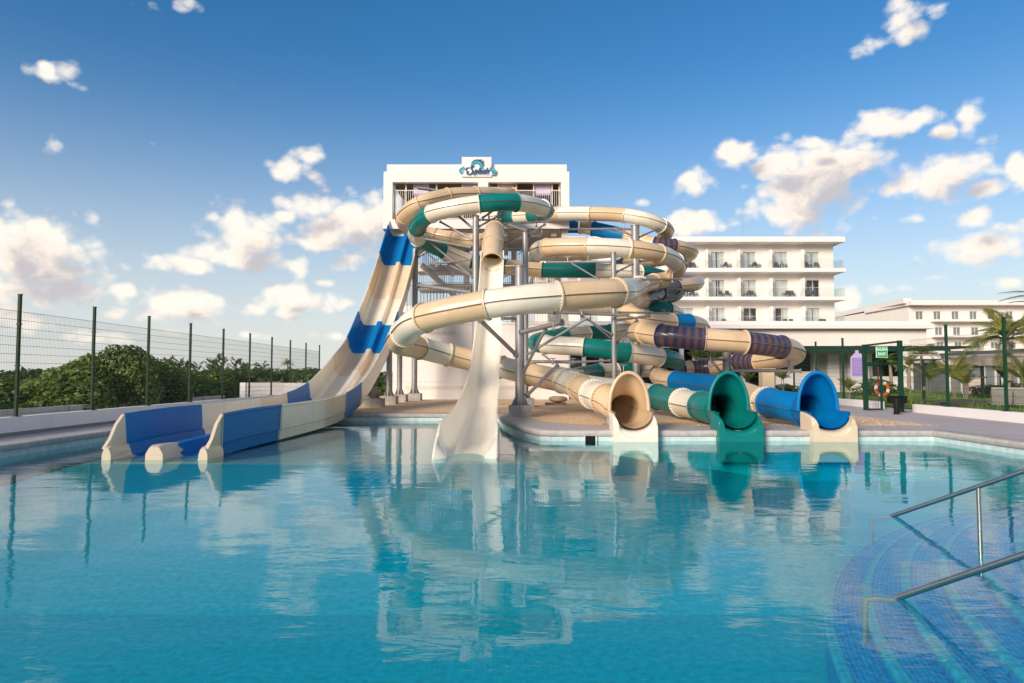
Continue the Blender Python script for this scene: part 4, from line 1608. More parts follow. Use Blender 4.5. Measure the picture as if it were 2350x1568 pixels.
support('thick steel post on a concrete plinth right of the white flume, carrying the front loop', 1193, 23.9, 5.5, 0.165, arms=[
    ((1102, 735, 22.5), (1184, 814, 23.8), .075), ((1196, 763, 23.8), (1290, 740, 22.3), .085), ((1208, 815, 24), (1346, 731, 24), .05), ((1197, 862, 23.9), (1252, 755, 23.0), .055),
    ((1208, 909, 23.9), (1280, 838, 24.6), .06), ((1152, 731, 23.4), (1186, 731, 23.9), .05), ((1274, 688 + 28, 22.5), (1204, 716, 23.9), .07)])
support('slimmer tall steel post standing close behind the thick front post', 1206, 31.5, 8.3, 0.135, plinth=0.8, arms=[
    ((1156, 514, 33), (1264, 508, 34), .06), ((1168, 516, 33), (1212, 531, 31.6), .07), ((1213, 541, 31.6), (1250, 515, 33), .05), ((1160, 557, 33), (1200, 546, 31.6), .055), ((1099, 668, 30), (1184, 621, 31.4), .035),
    ((1179, 625, 31.4), (1206, 605, 31.5), .03), ((1206, 830, 31.4), (1329, 831, 31.3), .075), ((1253, 602, 31.4), (1402, 601, 31.0), .055), ((1160, 611, 32), (1206, 610, 31.6), .05), ((1244, 813, 31.4), (1262, 826, 31.4), .04)])
support('tall steel post left of the white flume under the upper teal loop', 1091, 32.6, 9.35, 0.155, plinth=0.8, arms=[
    ((1049, 493, 33.4), (1087, 526, 32.8), .06), ((1010, 509, 33.6), (1085, 551, 32.8), .05), ((975, 548, 34.6), (1083, 569, 32.8), .055), ((987, 557, 36.6), (1086, 637, 32.8), .055), ((989, 606, 36), (1084, 596, 32.8), .055),
    ((1029, 607, 35), (1086, 636, 32.8), .04), ((961, 655, 35), (1084, 672, 32.8), .10), ((1108, 500, 32.6), (1140, 478, 33.6), .05), ((1100, 520, 32.6), (1150, 492, 34), .05), ((1102, 505, 32.6), (1148, 505, 35), .05)])
support('thin steel post in the middle of the coils behind the front loop', 1410, 28.6, 6.85, 0.11, plinth=0.7, arms=[
    ((1274, 717, 27.6), (1443, 724, 28.4), .065), ((1412, 736, 28.5), (1491, 725, 29), .055), ((1419, 717, 28.5), (1535, 719, 29.5), .045), ((1313, 605, 30.8), (1375, 642, 29.5), .035), ((1413, 626, 28.7), (1452, 606, 31), .045),
    ((1439, 642, 29), (1564, 641, 31.6), .05), ((1333, 724, 28), (1404, 768, 28.5), .045), ((1346, 731, 28), (1400, 775, 28.5), .03), ((1416, 786, 28.7), (1462, 735, 29.6), .05), ((1400, 828, 28.6), (1300, 832, 28.2), .05), ((1276, 843, 28), (1338, 852, 28), .045)])
support('thick tall steel post at the back of the coils under the highest cream loop', 1461, 36.5, 9.75, 0.22, plinth=0.9, arms=[
    ((1285, 527, 38.2), (1412, 525, 38.2), .06), ((1412, 526, 38.2), (1459, 544, 36.8), .075), ((1412, 524, 38.2), (1452, 526, 36.6), .05), ((1466, 545, 36.6), (1512, 524, 38.6), .05), ((1468, 600, 36.6), (1560, 590, 38.5), .055), ((1468, 655, 36.5), (1592, 668, 37.6), .06), ((1424, 790, 36), (1461, 735, 36.4), .045), ((1470, 700, 36.5), (1550, 686, 37.5), .06)])
support('short thick steel post under the striped coil on the right', 1669, 27.7, 2.75, 0.175, plinth=0.8, arms=[
    ((1598, 824, 26.6), (1664, 825, 27.6), .065), ((1678, 851, 27.6), (1838, 851, 27.0), .07), ((1634, 829, 28.6), (1655, 855, 28.0), .05)])
# posts under the drop slide
for (px, y, top, r, lab) in ((860, 30.9, 1.15, .13, 'short steel post on a concrete plinth at the foot of the drop slide'),
                             (893, 34.3, 3.0, .145, 'steel post under the bend of the drop slide, left of two taller posts'),
                             (917, 37.0, 5.0, .145, 'steel post under the drop slide, between a shorter and a taller post'),
                             (951, 39.3, 9.0, .165, 'tallest steel post behind the drop slide beside the open stairs')):
    arms = []
    if px == 951:
        arms = [((951, 640, 39.3), (930, 628, 39.6), .07), ((960, 590, 39.3), (985, 572, 39.2), .06)]
    if px == 893:
        arms = [((893, 815, 34.3), (872, 822, 34.0), .08)]
    if px == 917:
        arms = [((917, 748, 37), (890, 742, 37), .08)]
    support(lab, px, y, top, r, plinth=0.82, ph=0.40, arms=arms, group='galvanised support posts of the slides')

# small hangers between tubes and beams, each belongs to its own arm: yokes that saddle the flumes
for (px, py0, py1, y) in ((1329, 508, 530, 38.6), (1432, 511, 533, 38.4), (1303, 590, 606, 31.4), (1543, 625, 648, 32), (1231, 500, 520, 34.6), (948, 545, 553, 35.4), (1002, 595, 612, 37), (1270, 735, 757, 22.0), (1483, 712, 728, 29.2), (1524, 712, 734, 36), (1335, 712, 722, 27.6), (1631, 808, 838, 26.2), (1811, 820, 866, 27.0), (1269, 823, 836, 31), (1315, 823, 836, 31), (1431, 838, 862, 31)):
    p0, p1 = at(px, py0, y), at(px, py1, y)
    yk = thing('tube_hanger', 'steel hanger rod with a saddle plate that holds a tube loop on its beam', 'steel hanger', p1, group='steel hangers between tubes and beams')
    b = MB().cyl(p0, p1, 0.03, n=8)
    rod = b.build('rod', 'steel', yk)
    b = MB().box(p0.x - 0.13, p0.x + 0.13, y - 0.05, y + 0.05, p0.z - 0.02, p0.z + 0.02)
    b.build('saddle', 'steel', rod)
    MB().box(p1.x - 0.06, p1.x + 0.06, y - 0.06, y + 0.06, p1.z - 0.02, p1.z + 0.02).build('clip', 'steel', rod)

# short pedestal that carries the tail of the beige tube
p = at(1397, 958, 19.7)
t = thing('pedestal', 'short steel pedestal under the tail of the beige tube beside the white lip', 'steel post', (p.x, 19.7, DECK))
MB().cyl((p.x, 19.7, DECK + 0.03), (p.x, 19.7, 0.50), 0.075, n=14).build('pole', 'steel', t, smooth=True, sharp=40)
MB().box(p.x - 0.16, p.x + 0.16, 19.54, 19.86, DECK + 0.004, DECK + 0.03).build('base_plate', 'steel', t)

# beige concrete column behind the blue hood
p = at(1761, 900, 30.5)
t = thing('column', 'square sand-coloured column standing behind the tubes between the teal and the blue hood', 'column', (p.x, 30.5, DECK))
zt = at(1761, 846, 30.5).z
MB().box(p.x - 0.27, p.x + 0.27, 30.3, 30.8, DECK, zt - 0.12).build('shaft', 'sand', t, bevel=0.02)
MB().box(p.x - 0.31, p.x + 0.31, 30.26, 30.84, zt - 0.12, zt).build('capital', 'sand', t, bevel=0.01)
# low pallet with a tan bundle on the gravel
p = at(1275, 918, 33.0)
t = thing('pallet', 'low weathered wooden pallet on the gravel in front of the tower wall', 'pallet', (p.x, 33, DECK))
for k in range(6):
    MB().box(p.x - 0.5 + k * 0.17, p.x - 0.36 + k * 0.17, 32.6, 33.3, DECK + 0.10, DECK + 0.125).build('board', 'wood', t)
for yy in (32.62, 32.95, 33.22):
    MB().box(p.x - 0.5, p.x + 0.49, yy, yy + 0.07, DECK + 0.01, DECK + 0.098).build('bearer', 'wood', t)
t = thing('tarp_bundle', 'crumpled tan tarpaulin bundle lying on the wooden pallet', 'tarpaulin', (p.x + 0.1, 33, DECK + 0.126))
rows = []
for j in range(9):
    rows.append([])
    for k in range(14):
        a = 2 * math.pi * k / 14
        rr = (0.42 * math.sin(math.pi * (j + 0.35) / 10)) * (1 + 0.22 * mnoise.noise(V((k * .7, j * .6, 2))))
        rows[-1].append((p.x + 0.12 + rr * math.cos(a) * 1.1, 33 + rr * math.sin(a) * .7, DECK + 0.13 + 0.30 * (1 - math.cos(math.pi * (j + .35) / 10)) / 2 * 1.1 + 0.03 * mnoise.noise(V((k, j, 5)))))
b = MB()
b.grid(rows, True)
b.poly(rows[-1])
me = b.mesh('heap', True)
link('heap', me, 'tarp', t)


# ------------------------------------------------------------------ buildings
def facade(b, x0, x1, z0, z1, y, opens, depth=0.18):
    """wall face towards -Y with rectangular openings and their reveals"""
    xs = sorted({x0, x1, *[o[0] for o in opens], *[o[1] for o in opens]})
    zs = sorted({z0, z1, *[o[2] for o in opens], *[o[3] for o in opens]})
    for i in range(len(xs) - 1):
        for j in range(len(zs) - 1):
            cx, cz = (xs[i] + xs[i + 1]) / 2, (zs[j] + zs[j + 1]) / 2
            if any(o[0] < cx < o[1] and o[2] < cz < o[3] for o in opens):
                continue
            b.quad((xs[i], y, zs[j]), (xs[i + 1], y, zs[j]), (xs[i + 1], y, zs[j + 1]), (xs[i], y, zs[j + 1]))
    for (a, c, d, e) in opens:
        b.quad((a, y, d), (a, y, e), (a, y + depth, e), (a, y + depth, d))
        b.quad((c, y, e), (c, y, d), (c, y + depth, d), (c, y + depth, e))
        b.quad((a, y, e), (c, y, e), (c, y + depth, e), (a, y + depth, e))
        b.quad((c, y, d), (a, y, d), (a, y + depth, d), (c, y + depth, d))


TY = 41.0
tx = lambda px: at(px, 800, TY).x
tz = lambda py: at(1100, py, TY).z
tower = thing('slide_tower', 'tall white slide tower with open top deck and splash logo, behind the tube slides', 'building', (-2, TY, DECK))
TX0, TX1 = tx(876.5), tx(1308)
ZT, ZM, ZB = tz(376), tz(394), tz(525)
oz0, oz1 = tz(503.5), tz(418)
oL = (tx(897.5), tx(1096))
oR = (tx(1119.5), tx(1288.5))
b = MB()
facade(b, TX0, TX1, ZB, ZM, TY, [(oL[0], oL[1], oz0, oz1), (oR[0], oR[1], oz0, oz1)], 0.35)
# inside of the front wall, side walls with openings, back wall, roof and deck
for y in (TY + 0.35,):
    for (xa, xb, za, zb) in ((TX0, oL[0], ZB, ZM), (oL[1], oR[0], oz0, oz1), (oR[1], TX1, ZB, ZM), (oL[0], oR[1], oz1, ZM)):
        b.quad((xb, y, za), (xa, y, za), (xa, y, zb), (xb, y, zb))
b.quad((TX0, TY, ZB), (TX0, TY, ZM), (TX0, TY + 1.1, ZM), (TX0, TY + 1.1, ZB))
b.quad((TX1, TY, ZM), (TX1, TY, ZB), (TX1, TY + 7.5, ZB), (TX1, TY + 7.5, ZM))
b.quad((TX0 + 0.35, TY + .35, ZB), (TX0 + 0.35, TY + 1.1, ZB), (TX0 + 0.35, TY + 1.1, ZM), (TX0 + 0.35, TY + .35, ZM))
b.quad((TX0, TY + 1.1, ZB), (TX0, TY + 1.1, ZM), (TX0 + .35, TY + 1.1, ZM), (TX0 + .35, TY + 1.1, ZB))
b.quad((TX1 - .35, TY + .35, ZM), (TX1 - .35, TY + 7.5, ZM), (TX1 - .35, TY + 7.5, ZB), (TX1 - .35, TY + .35, ZB))
b.build('wall', 'wall', tower)
MB().box(TX0 + 0.17, TX1 - 0.13, TY + 0.12, TY + 7.4, ZM - 0.05, ZT).build('parapet', 'wall', tower, bevel=0.015)
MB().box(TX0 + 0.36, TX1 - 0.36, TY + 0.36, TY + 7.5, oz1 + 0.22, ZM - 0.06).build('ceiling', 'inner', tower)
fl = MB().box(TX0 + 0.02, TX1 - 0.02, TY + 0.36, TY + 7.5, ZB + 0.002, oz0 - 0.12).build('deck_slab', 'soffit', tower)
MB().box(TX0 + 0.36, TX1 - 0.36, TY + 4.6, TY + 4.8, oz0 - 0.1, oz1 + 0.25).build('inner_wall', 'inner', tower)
MB().box(TX0 - 0.02, TX0 + 0.02, TY - 0.03, TY + 1.12, ZB - 0.06, ZB + 0.0).build('drip_edge', 'soffit', tower)
# beams under the deck
for k in range(4):
    x = TX0 + 1.2 + k * 3.0
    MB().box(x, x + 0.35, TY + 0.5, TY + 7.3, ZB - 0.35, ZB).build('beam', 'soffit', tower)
for (px, w) in ((1137, 24), (1231, 24)):
    xa = tx(px)
    b = MB().box(xa - .35, xa + .35, TY + 0.1, TY + 0.5, ZB - 0.42, ZB - 0.36)
    b.box(xa - .35, xa - .31, TY + 0.1, TY + 0.14, ZB - 0.42, ZB)
    b.box(xa + .31, xa + .35, TY + 0.1, TY + 0.14, ZB - 0.42, ZB)
    b.build('bracket', 'rail_white', tower)
# posts, railing bars and lilac banners in the two openings
zrail = tz(436)
for (xa, xb, posts, bans) in ((oL[0], oL[1], (900, 926, 998, 1059, 1093), ((943, 980), (1061, 1094))), (oR[0], oR[1], (1122, 1143, 1185, 1226, 1269, 1286), ((1146, 1181), (1229, 1266)))):
    for px in posts:
        MB().box(tx(px) - .04, tx(px) + .04, TY + 0.42, TY + 0.50, oz0 - 0.1, oz1 + 0.2).build('deck_post', 'rail_white', tower)
    b = MB()
    b.box(xa, xb, TY + 0.20, TY + 0.25, zrail, zrail + 0.05)
    b.box(xa, xb, TY + 0.20, TY + 0.25, oz0 + 0.08, oz0 + 0.12)
    x = xa + 0.05
    while x < xb:
        b.box(x, x + 0.022, TY + 0.21, TY + 0.24, oz0 + 0.121, zrail - 0.001)
        x += 0.125
    b.build('railing', 'rail_white', tower)
    for (pa, pb) in bans:
        MB().box(tx(pa), tx(pb), TY + 0.55, TY + 0.58, tz(443), oz1 + 0.1).build('banner', 'lilac', tower)
    MB().box(xa + 0.3, xb - 0.3, TY + 2.6, TY + 2.65, tz(474), tz(470)).build('counter', 'wood', tower)
# sign block with the logo
sgx0, sgx1, sgz0, sgz1 = tx(1058.5), tx(1127.5), tz(407), tz(361.5)
MB().box(sgx0, sgx1, TY - 0.10, TY + 0.35, sgz0, sgz1).build('sign_block', 'wall', tower, bevel=0.015)
logo = thing('logo_sign', 'cut-out splash logo with teal wave on the white block topping the tower', 'sign', ((sgx0 + sgx1) / 2, TY - 0.12, tz(401)))
LX = lambda u: tx(1055 + 79 * u)
LZ = lambda v: tz(404.5 - 38 * v)


def plate(pts, m, y, th=0.03, name='plate'):
    pts = [(LX(u), LZ(v)) for u, v in pts]
    area = sum(pts[i - 1][0] * pts[i][1] - pts[i][0] * pts[i - 1][1] for i in range(len(pts)))
    if area < 0:
        pts = pts[::-1]
    me = bpy.data.meshes.new(name)
    n = len(pts)
    tr = tessellate_polygon([[V((x, 0, z)).xzy for x, z in pts]])
    vs = [(x, y, z) for x, z in pts] + [(x, y + th, z) for x, z in pts]
    fs = []
    for t in tr:
        a, b_, c = (V(vs[i]) for i in t)
        fs.append(tuple(t) if (b_ - a).cross(c - a).y < 0 else tuple(t)[::-1])
    for i in range(n):
        j = (i + 1) % n
        fs.append((j, i, i + n, j + n))
    me.from_pydata(vs, [], fs)
    me.update()
    return link(name, me, m, logo)


def crescent(cu, cv, r0, r1, a0, a1, du=0.0, dv=0.0, n=14, asp=0.48):
    out = [(cu + r0 * asp * math.cos(R(a0 + (a1 - a0) * k / n)), cv + r0 * math.sin(R(a0 + (a1 - a0) * k / n))) for k in range(n + 1)]
    inn = [(cu + du + r1 * asp * math.cos(R(a1 + (a0 - a1) * k / n)), cv + dv + r1 * math.sin(R(a1 + (a0 - a1) * k / n))) for k in range(n + 1)]
    return out + inn


bgp = [(0.0, 0.30), (0.03, 0.16), (0.16, 0.06), (0.24, 0.02), (0.42, 0.06), (0.98, 0.04), (1.0, 0.22), (0.97, 0.40), (0.88, 0.50), (0.80, 0.42), (0.68, 0.52), (0.68, 0.78), (0.60, 0.97), (0.50, 1.0), (0.36, 0.94), (0.30, 0.78), (0.26, 0.56), (0.14, 0.44), (0.10, 0.58), (0.04, 0.46)]
plate(bgp, mat('logo pale backing', (0.72, 0.80, 0.85), 0.5), TY - 0.115, 0.012, 'backing')
plate(crescent(0.50, 0.55, 0.42, 0.34, 150, 10, 0, -0.02), 'logo_navy', TY - 0.16, name='wave_outline')
plate(crescent(0.49, 0.52, 0.37, 0.22, 165, -18, -0.02, -0.03), 'logo_teal', TY - 0.165, name='wave')
plate(crescent(0.60, 0.78, 0.20, 0.14, 120, 10, 0.0, -0.03), mat('logo grey', (0.30, 0.31, 0.33), 0.5), TY - 0.16, name='spray')
for (u, v, r) in ((0.34, 0.70, .06), (0.31, 0.60, .05), (0.37, 0.80, .05), (0.09, 0.55, .03), (0.90, 0.52, .03), (0.66, 0.62, .05)):
    plate([(u + r * .45 * math.cos(k * .785), v + r * math.sin(k * .785)) for k in range(8)], 'logo_blue', TY - 0.158, name='drop')
plate(crescent(0.07, 0.28, 0.22, 0.13, 60, 250, 0.015, 0.0), 'logo_teal', TY - 0.16, name='side_splash')
plate(crescent(0.09, 0.28, 0.12, 0.05, 60, 260), 'logo_blue', TY - 0.163, name='side_splash')
plate(crescent(0.92, 0.24, 0.26, 0.16, -60, 120, -0.015, 0.0), 'logo_teal', TY - 0.16, name='side_splash')
plate(crescent(0.90, 0.22, 0.15, 0.07, -60, 140), 'logo_mid', TY - 0.163, name='side_splash')
# script lettering: a swashed S and slanted small letters
S_pts = [(0.40, 0.52), (0.385, 0.56), (0.36, 0.55), (0.335, 0.47), (0.335, 0.39), (0.36, 0.31), (0.36, 0.20), (0.33, 0.11), (0.27, 0.06), (0.22, 0.08), (0.20, 0.15), (0.225, 0.20), (0.255, 0.19)]
S_sw = [(0.335, 0.45), (0.28, 0.47), (0.20, 0.45), (0.165, 0.37), (0.19, 0.27), (0.235, 0.25)]
for pts_, wd in ((S_pts, 0.038), (S_sw, 0.03)):
    P3 = [V((LX(u), TY - 0.178, LZ(v))) for u, v in pts_]
    S_, _ = spline(P3, 0.04)
    b = MB()
    rows = []
    for k in range(len(S_)):
        t = (S_[min(k + 1, len(S_) - 1)] - S_[max(k - 1, 0)]).normalized()
        nrm = V((-t.z, 0, t.x))
        w_ = wd * (0.45 + 0.75 * abs(t.z))
        rows.append([S_[k] + nrm * w_, S_[k] + nrm * w_ + V((0, .02, 0)), S_[k] - nrm * w_ + V((0, .02, 0)), S_[k] - nrm * w_])
    b.grid(rows, True)
    b.build('letter_stroke', 'logo_navy', logo)
put_text('plash', 0.47, 'logo_navy', logo, LX(0.615), TY - 0.176, LZ(0.27), shear=0.32, bold=0.014, spacing=0.95)
put_text('WATER WORLD', 0.115, 'logo_mid', logo, LX(0.64), TY - 0.176, LZ(0.085), spacing=1.05)

# lower machine room with vents
LB0, LB1, LZT = tx(900), tx(1306), tz(744)
base = MB().box(LB0, LB1, TY + 0.2, TY + 8, 0.0, LZT)
base.build('base_wall', 'wall', tower, bevel=0.02)
MB().box(LB0 - 0.03, LB1 + 0.03, TY + 0.16, TY + 8.05, LZT + 0.002, LZT + 0.12).build('base_cornice', 'wall', tower)
MB().box(LB0 + 0.01, LB1, TY + 0.175, TY + 0.202, tz(876), tz(873)).build('string_course', 'wall', tower)
for (x0, x1, y0, y1) in ((985, 1008, 760.5, 768.5), (1010, 1044, 760.5, 768.5), (930, 960, 886, 894), (962, 994, 886, 894), (996, 1028, 886, 894), (1030, 1062, 886, 894), (1148, 1178, 886, 894), (1180, 1212, 886, 894), (1214, 1244, 886, 894), (1246, 1276, 886, 894)):
    b = MB()
    b.box(tx(x0), tx(x1), TY + 0.185, TY + 0.21, tz(y1), tz(y0))
    v = b.build('vent', 'soffit', tower)
    b = MB()
    zz0, zz1 = tz(y1), tz(y0)
    for k in range(3):
        za = zz0 + (zz1 - zz0) * (k + 0.25) / 3
        b.box(tx(x0) + 0.02, tx(x1) - 0.02, TY + 0.172, TY + 0.184, za, za + 0.03)
    b.build('louvre', 'wall', v)
# corner columns of the open stair storeys
for (px, y) in ((884, 44.4), (884, 48.0), (1299, 41.7), (1299, 48.2), (1052, 48.2), (1180, 48.2)):
    x = tx(px)
    MB().box(x - 0.2, x + 0.2, y - 0.2, y + 0.2, LZT + 0.12, ZB).build('column', 'wall', tower, bevel=0.01)
# landings, stair flights and barred railings
def bars(b, xa, xb, y, z0, z1, sp=0.13, w=0.025):
    b.box(xa, xb, y, y + 0.04, z1, z1 + 0.05)
    b.box(xa, xb, y, y + 0.04, z0 + 0.05, z0 + 0.08)
    x = xa
    while x <= xb:
        b.box(x, x + w, y + 0.008, y + 0.032, z0 + 0.081, z1 - 0.001)
        x += sp


for (xa, xb, ya, yb, z) in ((tx(940), tx(1300), 43.4, 45.2, 8.75), (tx(1130), tx(1300), 42.2, 45.0, 7.0), (tx(900), tx(1010), 43.2, 45.0, 7.0 - 0.9), (tx(930), tx(1300), 46.0, 48.0, 7.9)):
    s_ = MB().box(xa, xb, ya, yb, z - 0.42, z).build('landing', 'wall2', tower, bevel=0.01)
    b = MB()
    bars(b, xa, xb, ya + 0.04, z, z + 1.05)
    b.build('landing_railing', 'rail_grey', s_)
b = MB()
bars(b, tx(930), tx(1110), TY + 0.6, LZT + 0.12, LZT + 2.4, 0.20, 0.04)
b.build('bar_screen', 'rail_grey', tower)
b = MB()
bars(b, tx(1160), tx(1300), TY + 0.6, LZT + 0.12, LZT + 1.25, 0.16, 0.035)
b.build('bar_screen', 'rail_grey', tower)


def flight(xa, xb, za, zb, y0, y1, n):
    b = MB()
    b.bar((xa, y0, za), (xb, y0, zb), 0.06, 0.34)
    b.bar((xa, y1, za), (xb, y1, zb), 0.06, 0.34)
    f = b.build('stair_stringer', 'wall2', tower)
    for k in range(n):
        q = (k + 0.5) / n
        x, z = xa + (xb - xa) * q, za + (zb - za) * q + 0.06
        MB().box(x - 0.15, x + 0.15, y0 + 0.03, y1 - 0.03, z, z + 0.05).build('tread', 'wall2', f)
    b = MB()
    for k in range(n * 2):
        q = (k + 0.5) / (n * 2)
        x, z = xa + (xb - xa) * q, za + (zb - za) * q
        b.box(x - 0.012, x + 0.012, y0 - 0.03, y0, z + 0.1, z + 1.1)
    b.bar((xa, y0 - 0.015, za + 1.1), (xb, y0 - 0.015, zb + 1.1), 0.04, 0.05)
    b.build('stair_railing', 'rail_grey', f)


flight(tx(958), tx(1036), 8.6, 6.75, 42.5, 43.3, 10)
flight(tx(1080), tx(985), 6.6, 5.0, 44.8, 45.8, 9)
flight(tx(962), tx(1040), 10.4, 8.75, 45.2, 46.0, 9)
flight(tx(1290), tx(1190), 10.4, 8.8, 46.0, 46.9, 9)
MB().box(tx(862), tx(872), 43.0, 46.0, 4.6, tz(574)).build('stair_parapet', 'wall', tower, bevel=0.01)
# dark lamp arm at the left end of the top deck
p0, p1 = at(1026, 444, TY - 0.6), at(958, 432, TY - 0.6)
lamp = thing('floodlight', 'dark floodlight on a bracket in front of the left tower railing', 'lamp', p0)
MB().tube([at(1000, 470, TY + 0.1), at(1012, 446, TY - 0.5), p0], 0.035, 8).build('arm', 'steel_dark', lamp, smooth=True)
MB().bar(p1, at(1002, 437, TY - 0.6), 0.35, 0.10).build('lamp_head', 'steel_dark', lamp, bevel=0.02)
MB().bar(at(996, 440, TY - 0.6), p0, 0.10, 0.08).build('bracket', 'steel_dark', lamp)

# ------------------------------------------------------------------ main hotel block
HY = 73.6
WY = 75.2
hx = lambda px, y=HY: at(px, 800, y).x
hz = lambda py, y=HY: at(1700, py, y).z
hotel = thing('hotel', 'long white hotel block with balconies and glass railings behind the slides on the right', 'building', (20, HY, 0))
XL = 2.5
XR, XRW = hx(1946.5), hx(1917.5, WY)
zroof, zfas = hz(540.5), hz(555)
floors = [(hz(615), hz(624)), (hz(681), hz(688.5)), (hz(747), hz(752))]
FH = floors[0][0] - floors[1][0]
bay = hx(1707.5, WY) - hx(1634.5, WY)
doors_r = hx(1884, WY)     # right edge of the right-most door
dw = hx(1664, WY) - hx(1634, WY)
opens = []
cells = []
for fi, (zt_, zb_) in enumerate(floors):
    for k in range(9):
        xr = doors_r - k * bay
        xl = xr - dw
        if xl < XL + 0.5:
            continue
        opens.append((xl, xr, zt_ + 0.06, zt_ + 2.05 if True else 0))
        cells.append((fi, k, xl, xr, zt_ + 0.06, zt_ + 2.05))
b = MB()
facade(b, XL, XRW, 3.5, zroof - 0.3, WY, opens, 0.16)
b.quad((XRW, WY, 3.5), (XRW, WY + 14, 3.5), (XRW, WY + 14, zroof - .3), (XRW, WY, zroof - .3))
b.quad((XL, WY + 14, 3.5), (XL, WY, 3.5), (XL, WY, zroof - .3), (XL, WY + 14, zroof - .3))
b.quad((XRW, WY + 14, 3.5), (XL, WY + 14, 3.5), (XL, WY + 14, zroof - .3), (XRW, WY + 14, zroof - .3))
b.build('wall', 'wall2', hotel)
MB().box(XL - 0.5, XR, HY, WY + 14.5, zfas, zroof - 0.12).build('roof_slab', 'wall', hotel, bevel=0.02)
MB().box(XL, hx(1908), HY + 1.0, WY + 14, zroof - 0.118, zroof + 0.05).build('roof_kerb', 'wall', hotel)
b = MB().cyl((hx(1753), HY + 6, zroof), (hx(1753), HY + 6, zroof + 4.8), 0.02, 0.008, 6)
b.build('lightning_rod', 'steel', hotel)
MB().box(XRW - 0.9, XRW - 0.85, WY - 0.03, WY + 0.0, 4, zfas).build('downpipe', 'wall2', hotel)
rnd = random.Random(11)
for fi, (zt_, zb_) in enumerate(floors):
    if fi < 2:
        sl = MB().box(XL - 0.4, XR + 0.05 * fi, HY, WY + 8, zb_, zt_).build('balcony_slab', 'wall', hotel, bevel=0.02)
    # glass railing panels, one per bay, plus the return at the right end
    for k in range(9):
        xr = doors_r - k * bay + 1.55 if k else XR - 0.12
        xl = doors_r - (k + 1) * bay + 1.65
        if xl < XL:
            continue
        g = MB().box(xl, xr, HY + 0.10, HY + 0.112, zt_ + 0.04, zt_ + 0.98).build('glass_panel', 'glass_rail', hotel)
        MB().box(xl, xr, HY + 0.092, HY + 0.12, zt_ + 0.981, zt_ + 1.01).build('top_rail', 'frame_white', g)
    g = MB().box(XR - 0.13, XR - 0.118, HY + 0.12, WY + 5, zt_ + 0.04, zt_ + 0.98).build('glass_panel', 'glass_rail', hotel)
    b = MB().box(XR - 0.14, XR - 0.11, HY + 0.12, WY + 5, zt_ + 0.981, zt_ + 1.01)
    for yy in (HY + 0.11, HY + 1.5, HY + 3):
        b.box(XR - 0.14, XR - 0.11, yy, yy + 0.03, zt_ + 0.04, zt_ + 0.98)
    b.build('top_rail', 'frame_white', g)
    # fins between the balconies
    for k in range(9):
        x = doors_r - k * bay - dw - 0.72
        if x < XL + 0.5:
            continue
        MB().box(x - 0.10, x + 0.10, HY + 0.55, WY + 0.02, zt_ + 0.002, zt_ + 2.12).build('balcony_fin', 'wall', hotel, bevel=0.01)
for (fi, k, xl, xr, z0, z1) in cells:
    d = MB()
    f = 0.05
    y = WY + 0.09
    for (a, c, e, g) in ((xl, xl + f, z0, z1), (xr - f, xr, z0, z1), (xl + f, xr - f, z0, z0 + f), (xl + f, xr - f, z1 - f, z1), ((xl + xr) / 2 - 0.03, (xl + xr) / 2 + 0.03, z0 + f, z1 - f)):
        d.box(a, c, y, y + 0.06, e, g)
    dr = d.build('sliding_door', 'frame_white', hotel)
    for s_ in (0, 1):
        xa = xl + f if s_ == 0 else (xl + xr) / 2 + 0.03
        xb = (xl + xr) / 2 - 0.03 if s_ == 0 else xr - f
        dark = (fi == 1 and k == 0) or (fi == 2 and ((k == 2) or (k == 1 and s_ == 0))) or (fi == 0 and k == 4)
        MB().box(xa, xb, y + 0.02, y + 0.03, z0 + f, z1 - f).build('pane', 'pane', dr)
        if not dark:
            cov = rnd.uniform(0.72, 1.0)
            xa2, xb2 = (xa, xa + (xb - xa) * cov) if s_ == 0 else (xb - (xb - xa) * cov, xb)
            b = MB()
            n = 12
            rows = [[(xa2 + (xb2 - xa2) * q / n, y + 0.07 + 0.015 * (q % 2), z) for q in range(n + 1)] for z in (z0 + f, z1 - f)]
            b.grid(rows)
            b.build('curtain', 'curtain', dr)
    MB().box(xl - 0.02, xr + 0.02, WY + 0.155, WY + 3.0, z0 - 0.02, z1 + 0.02)
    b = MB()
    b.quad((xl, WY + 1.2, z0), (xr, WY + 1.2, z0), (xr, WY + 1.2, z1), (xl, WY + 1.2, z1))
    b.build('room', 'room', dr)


# balcony chairs
def chair_parts(root):
    b = MB()
    b.box(-0.27, 0.27, -0.26, 0.24, 0.34, 0.42)
    b.build('seat', 'wicker', root, local=True)
    b = MB()
    b.bar((0, 0.27, 0.40), (0, 0.36, 0.92), 0.54, 0.07, up=(0, 1, 0))
    b.build('backrest', 'wicker', root, local=True)
    for s_ in (-1, 1):
        b = MB().bar((s_ * 0.29, -0.24, 0.60), (s_ * 0.29, 0.30, 0.62), 0.05, 0.05)
        b.build('armrest', 'wicker', root, local=True)
        for yy in (-0.22, 0.24):
            MB().box(s_ * 0.29 - 0.025, s_ * 0.29 + 0.025, yy - 0.025, yy + 0.025, 0.0, 0.60).build('leg', 'wicker', root, local=True)


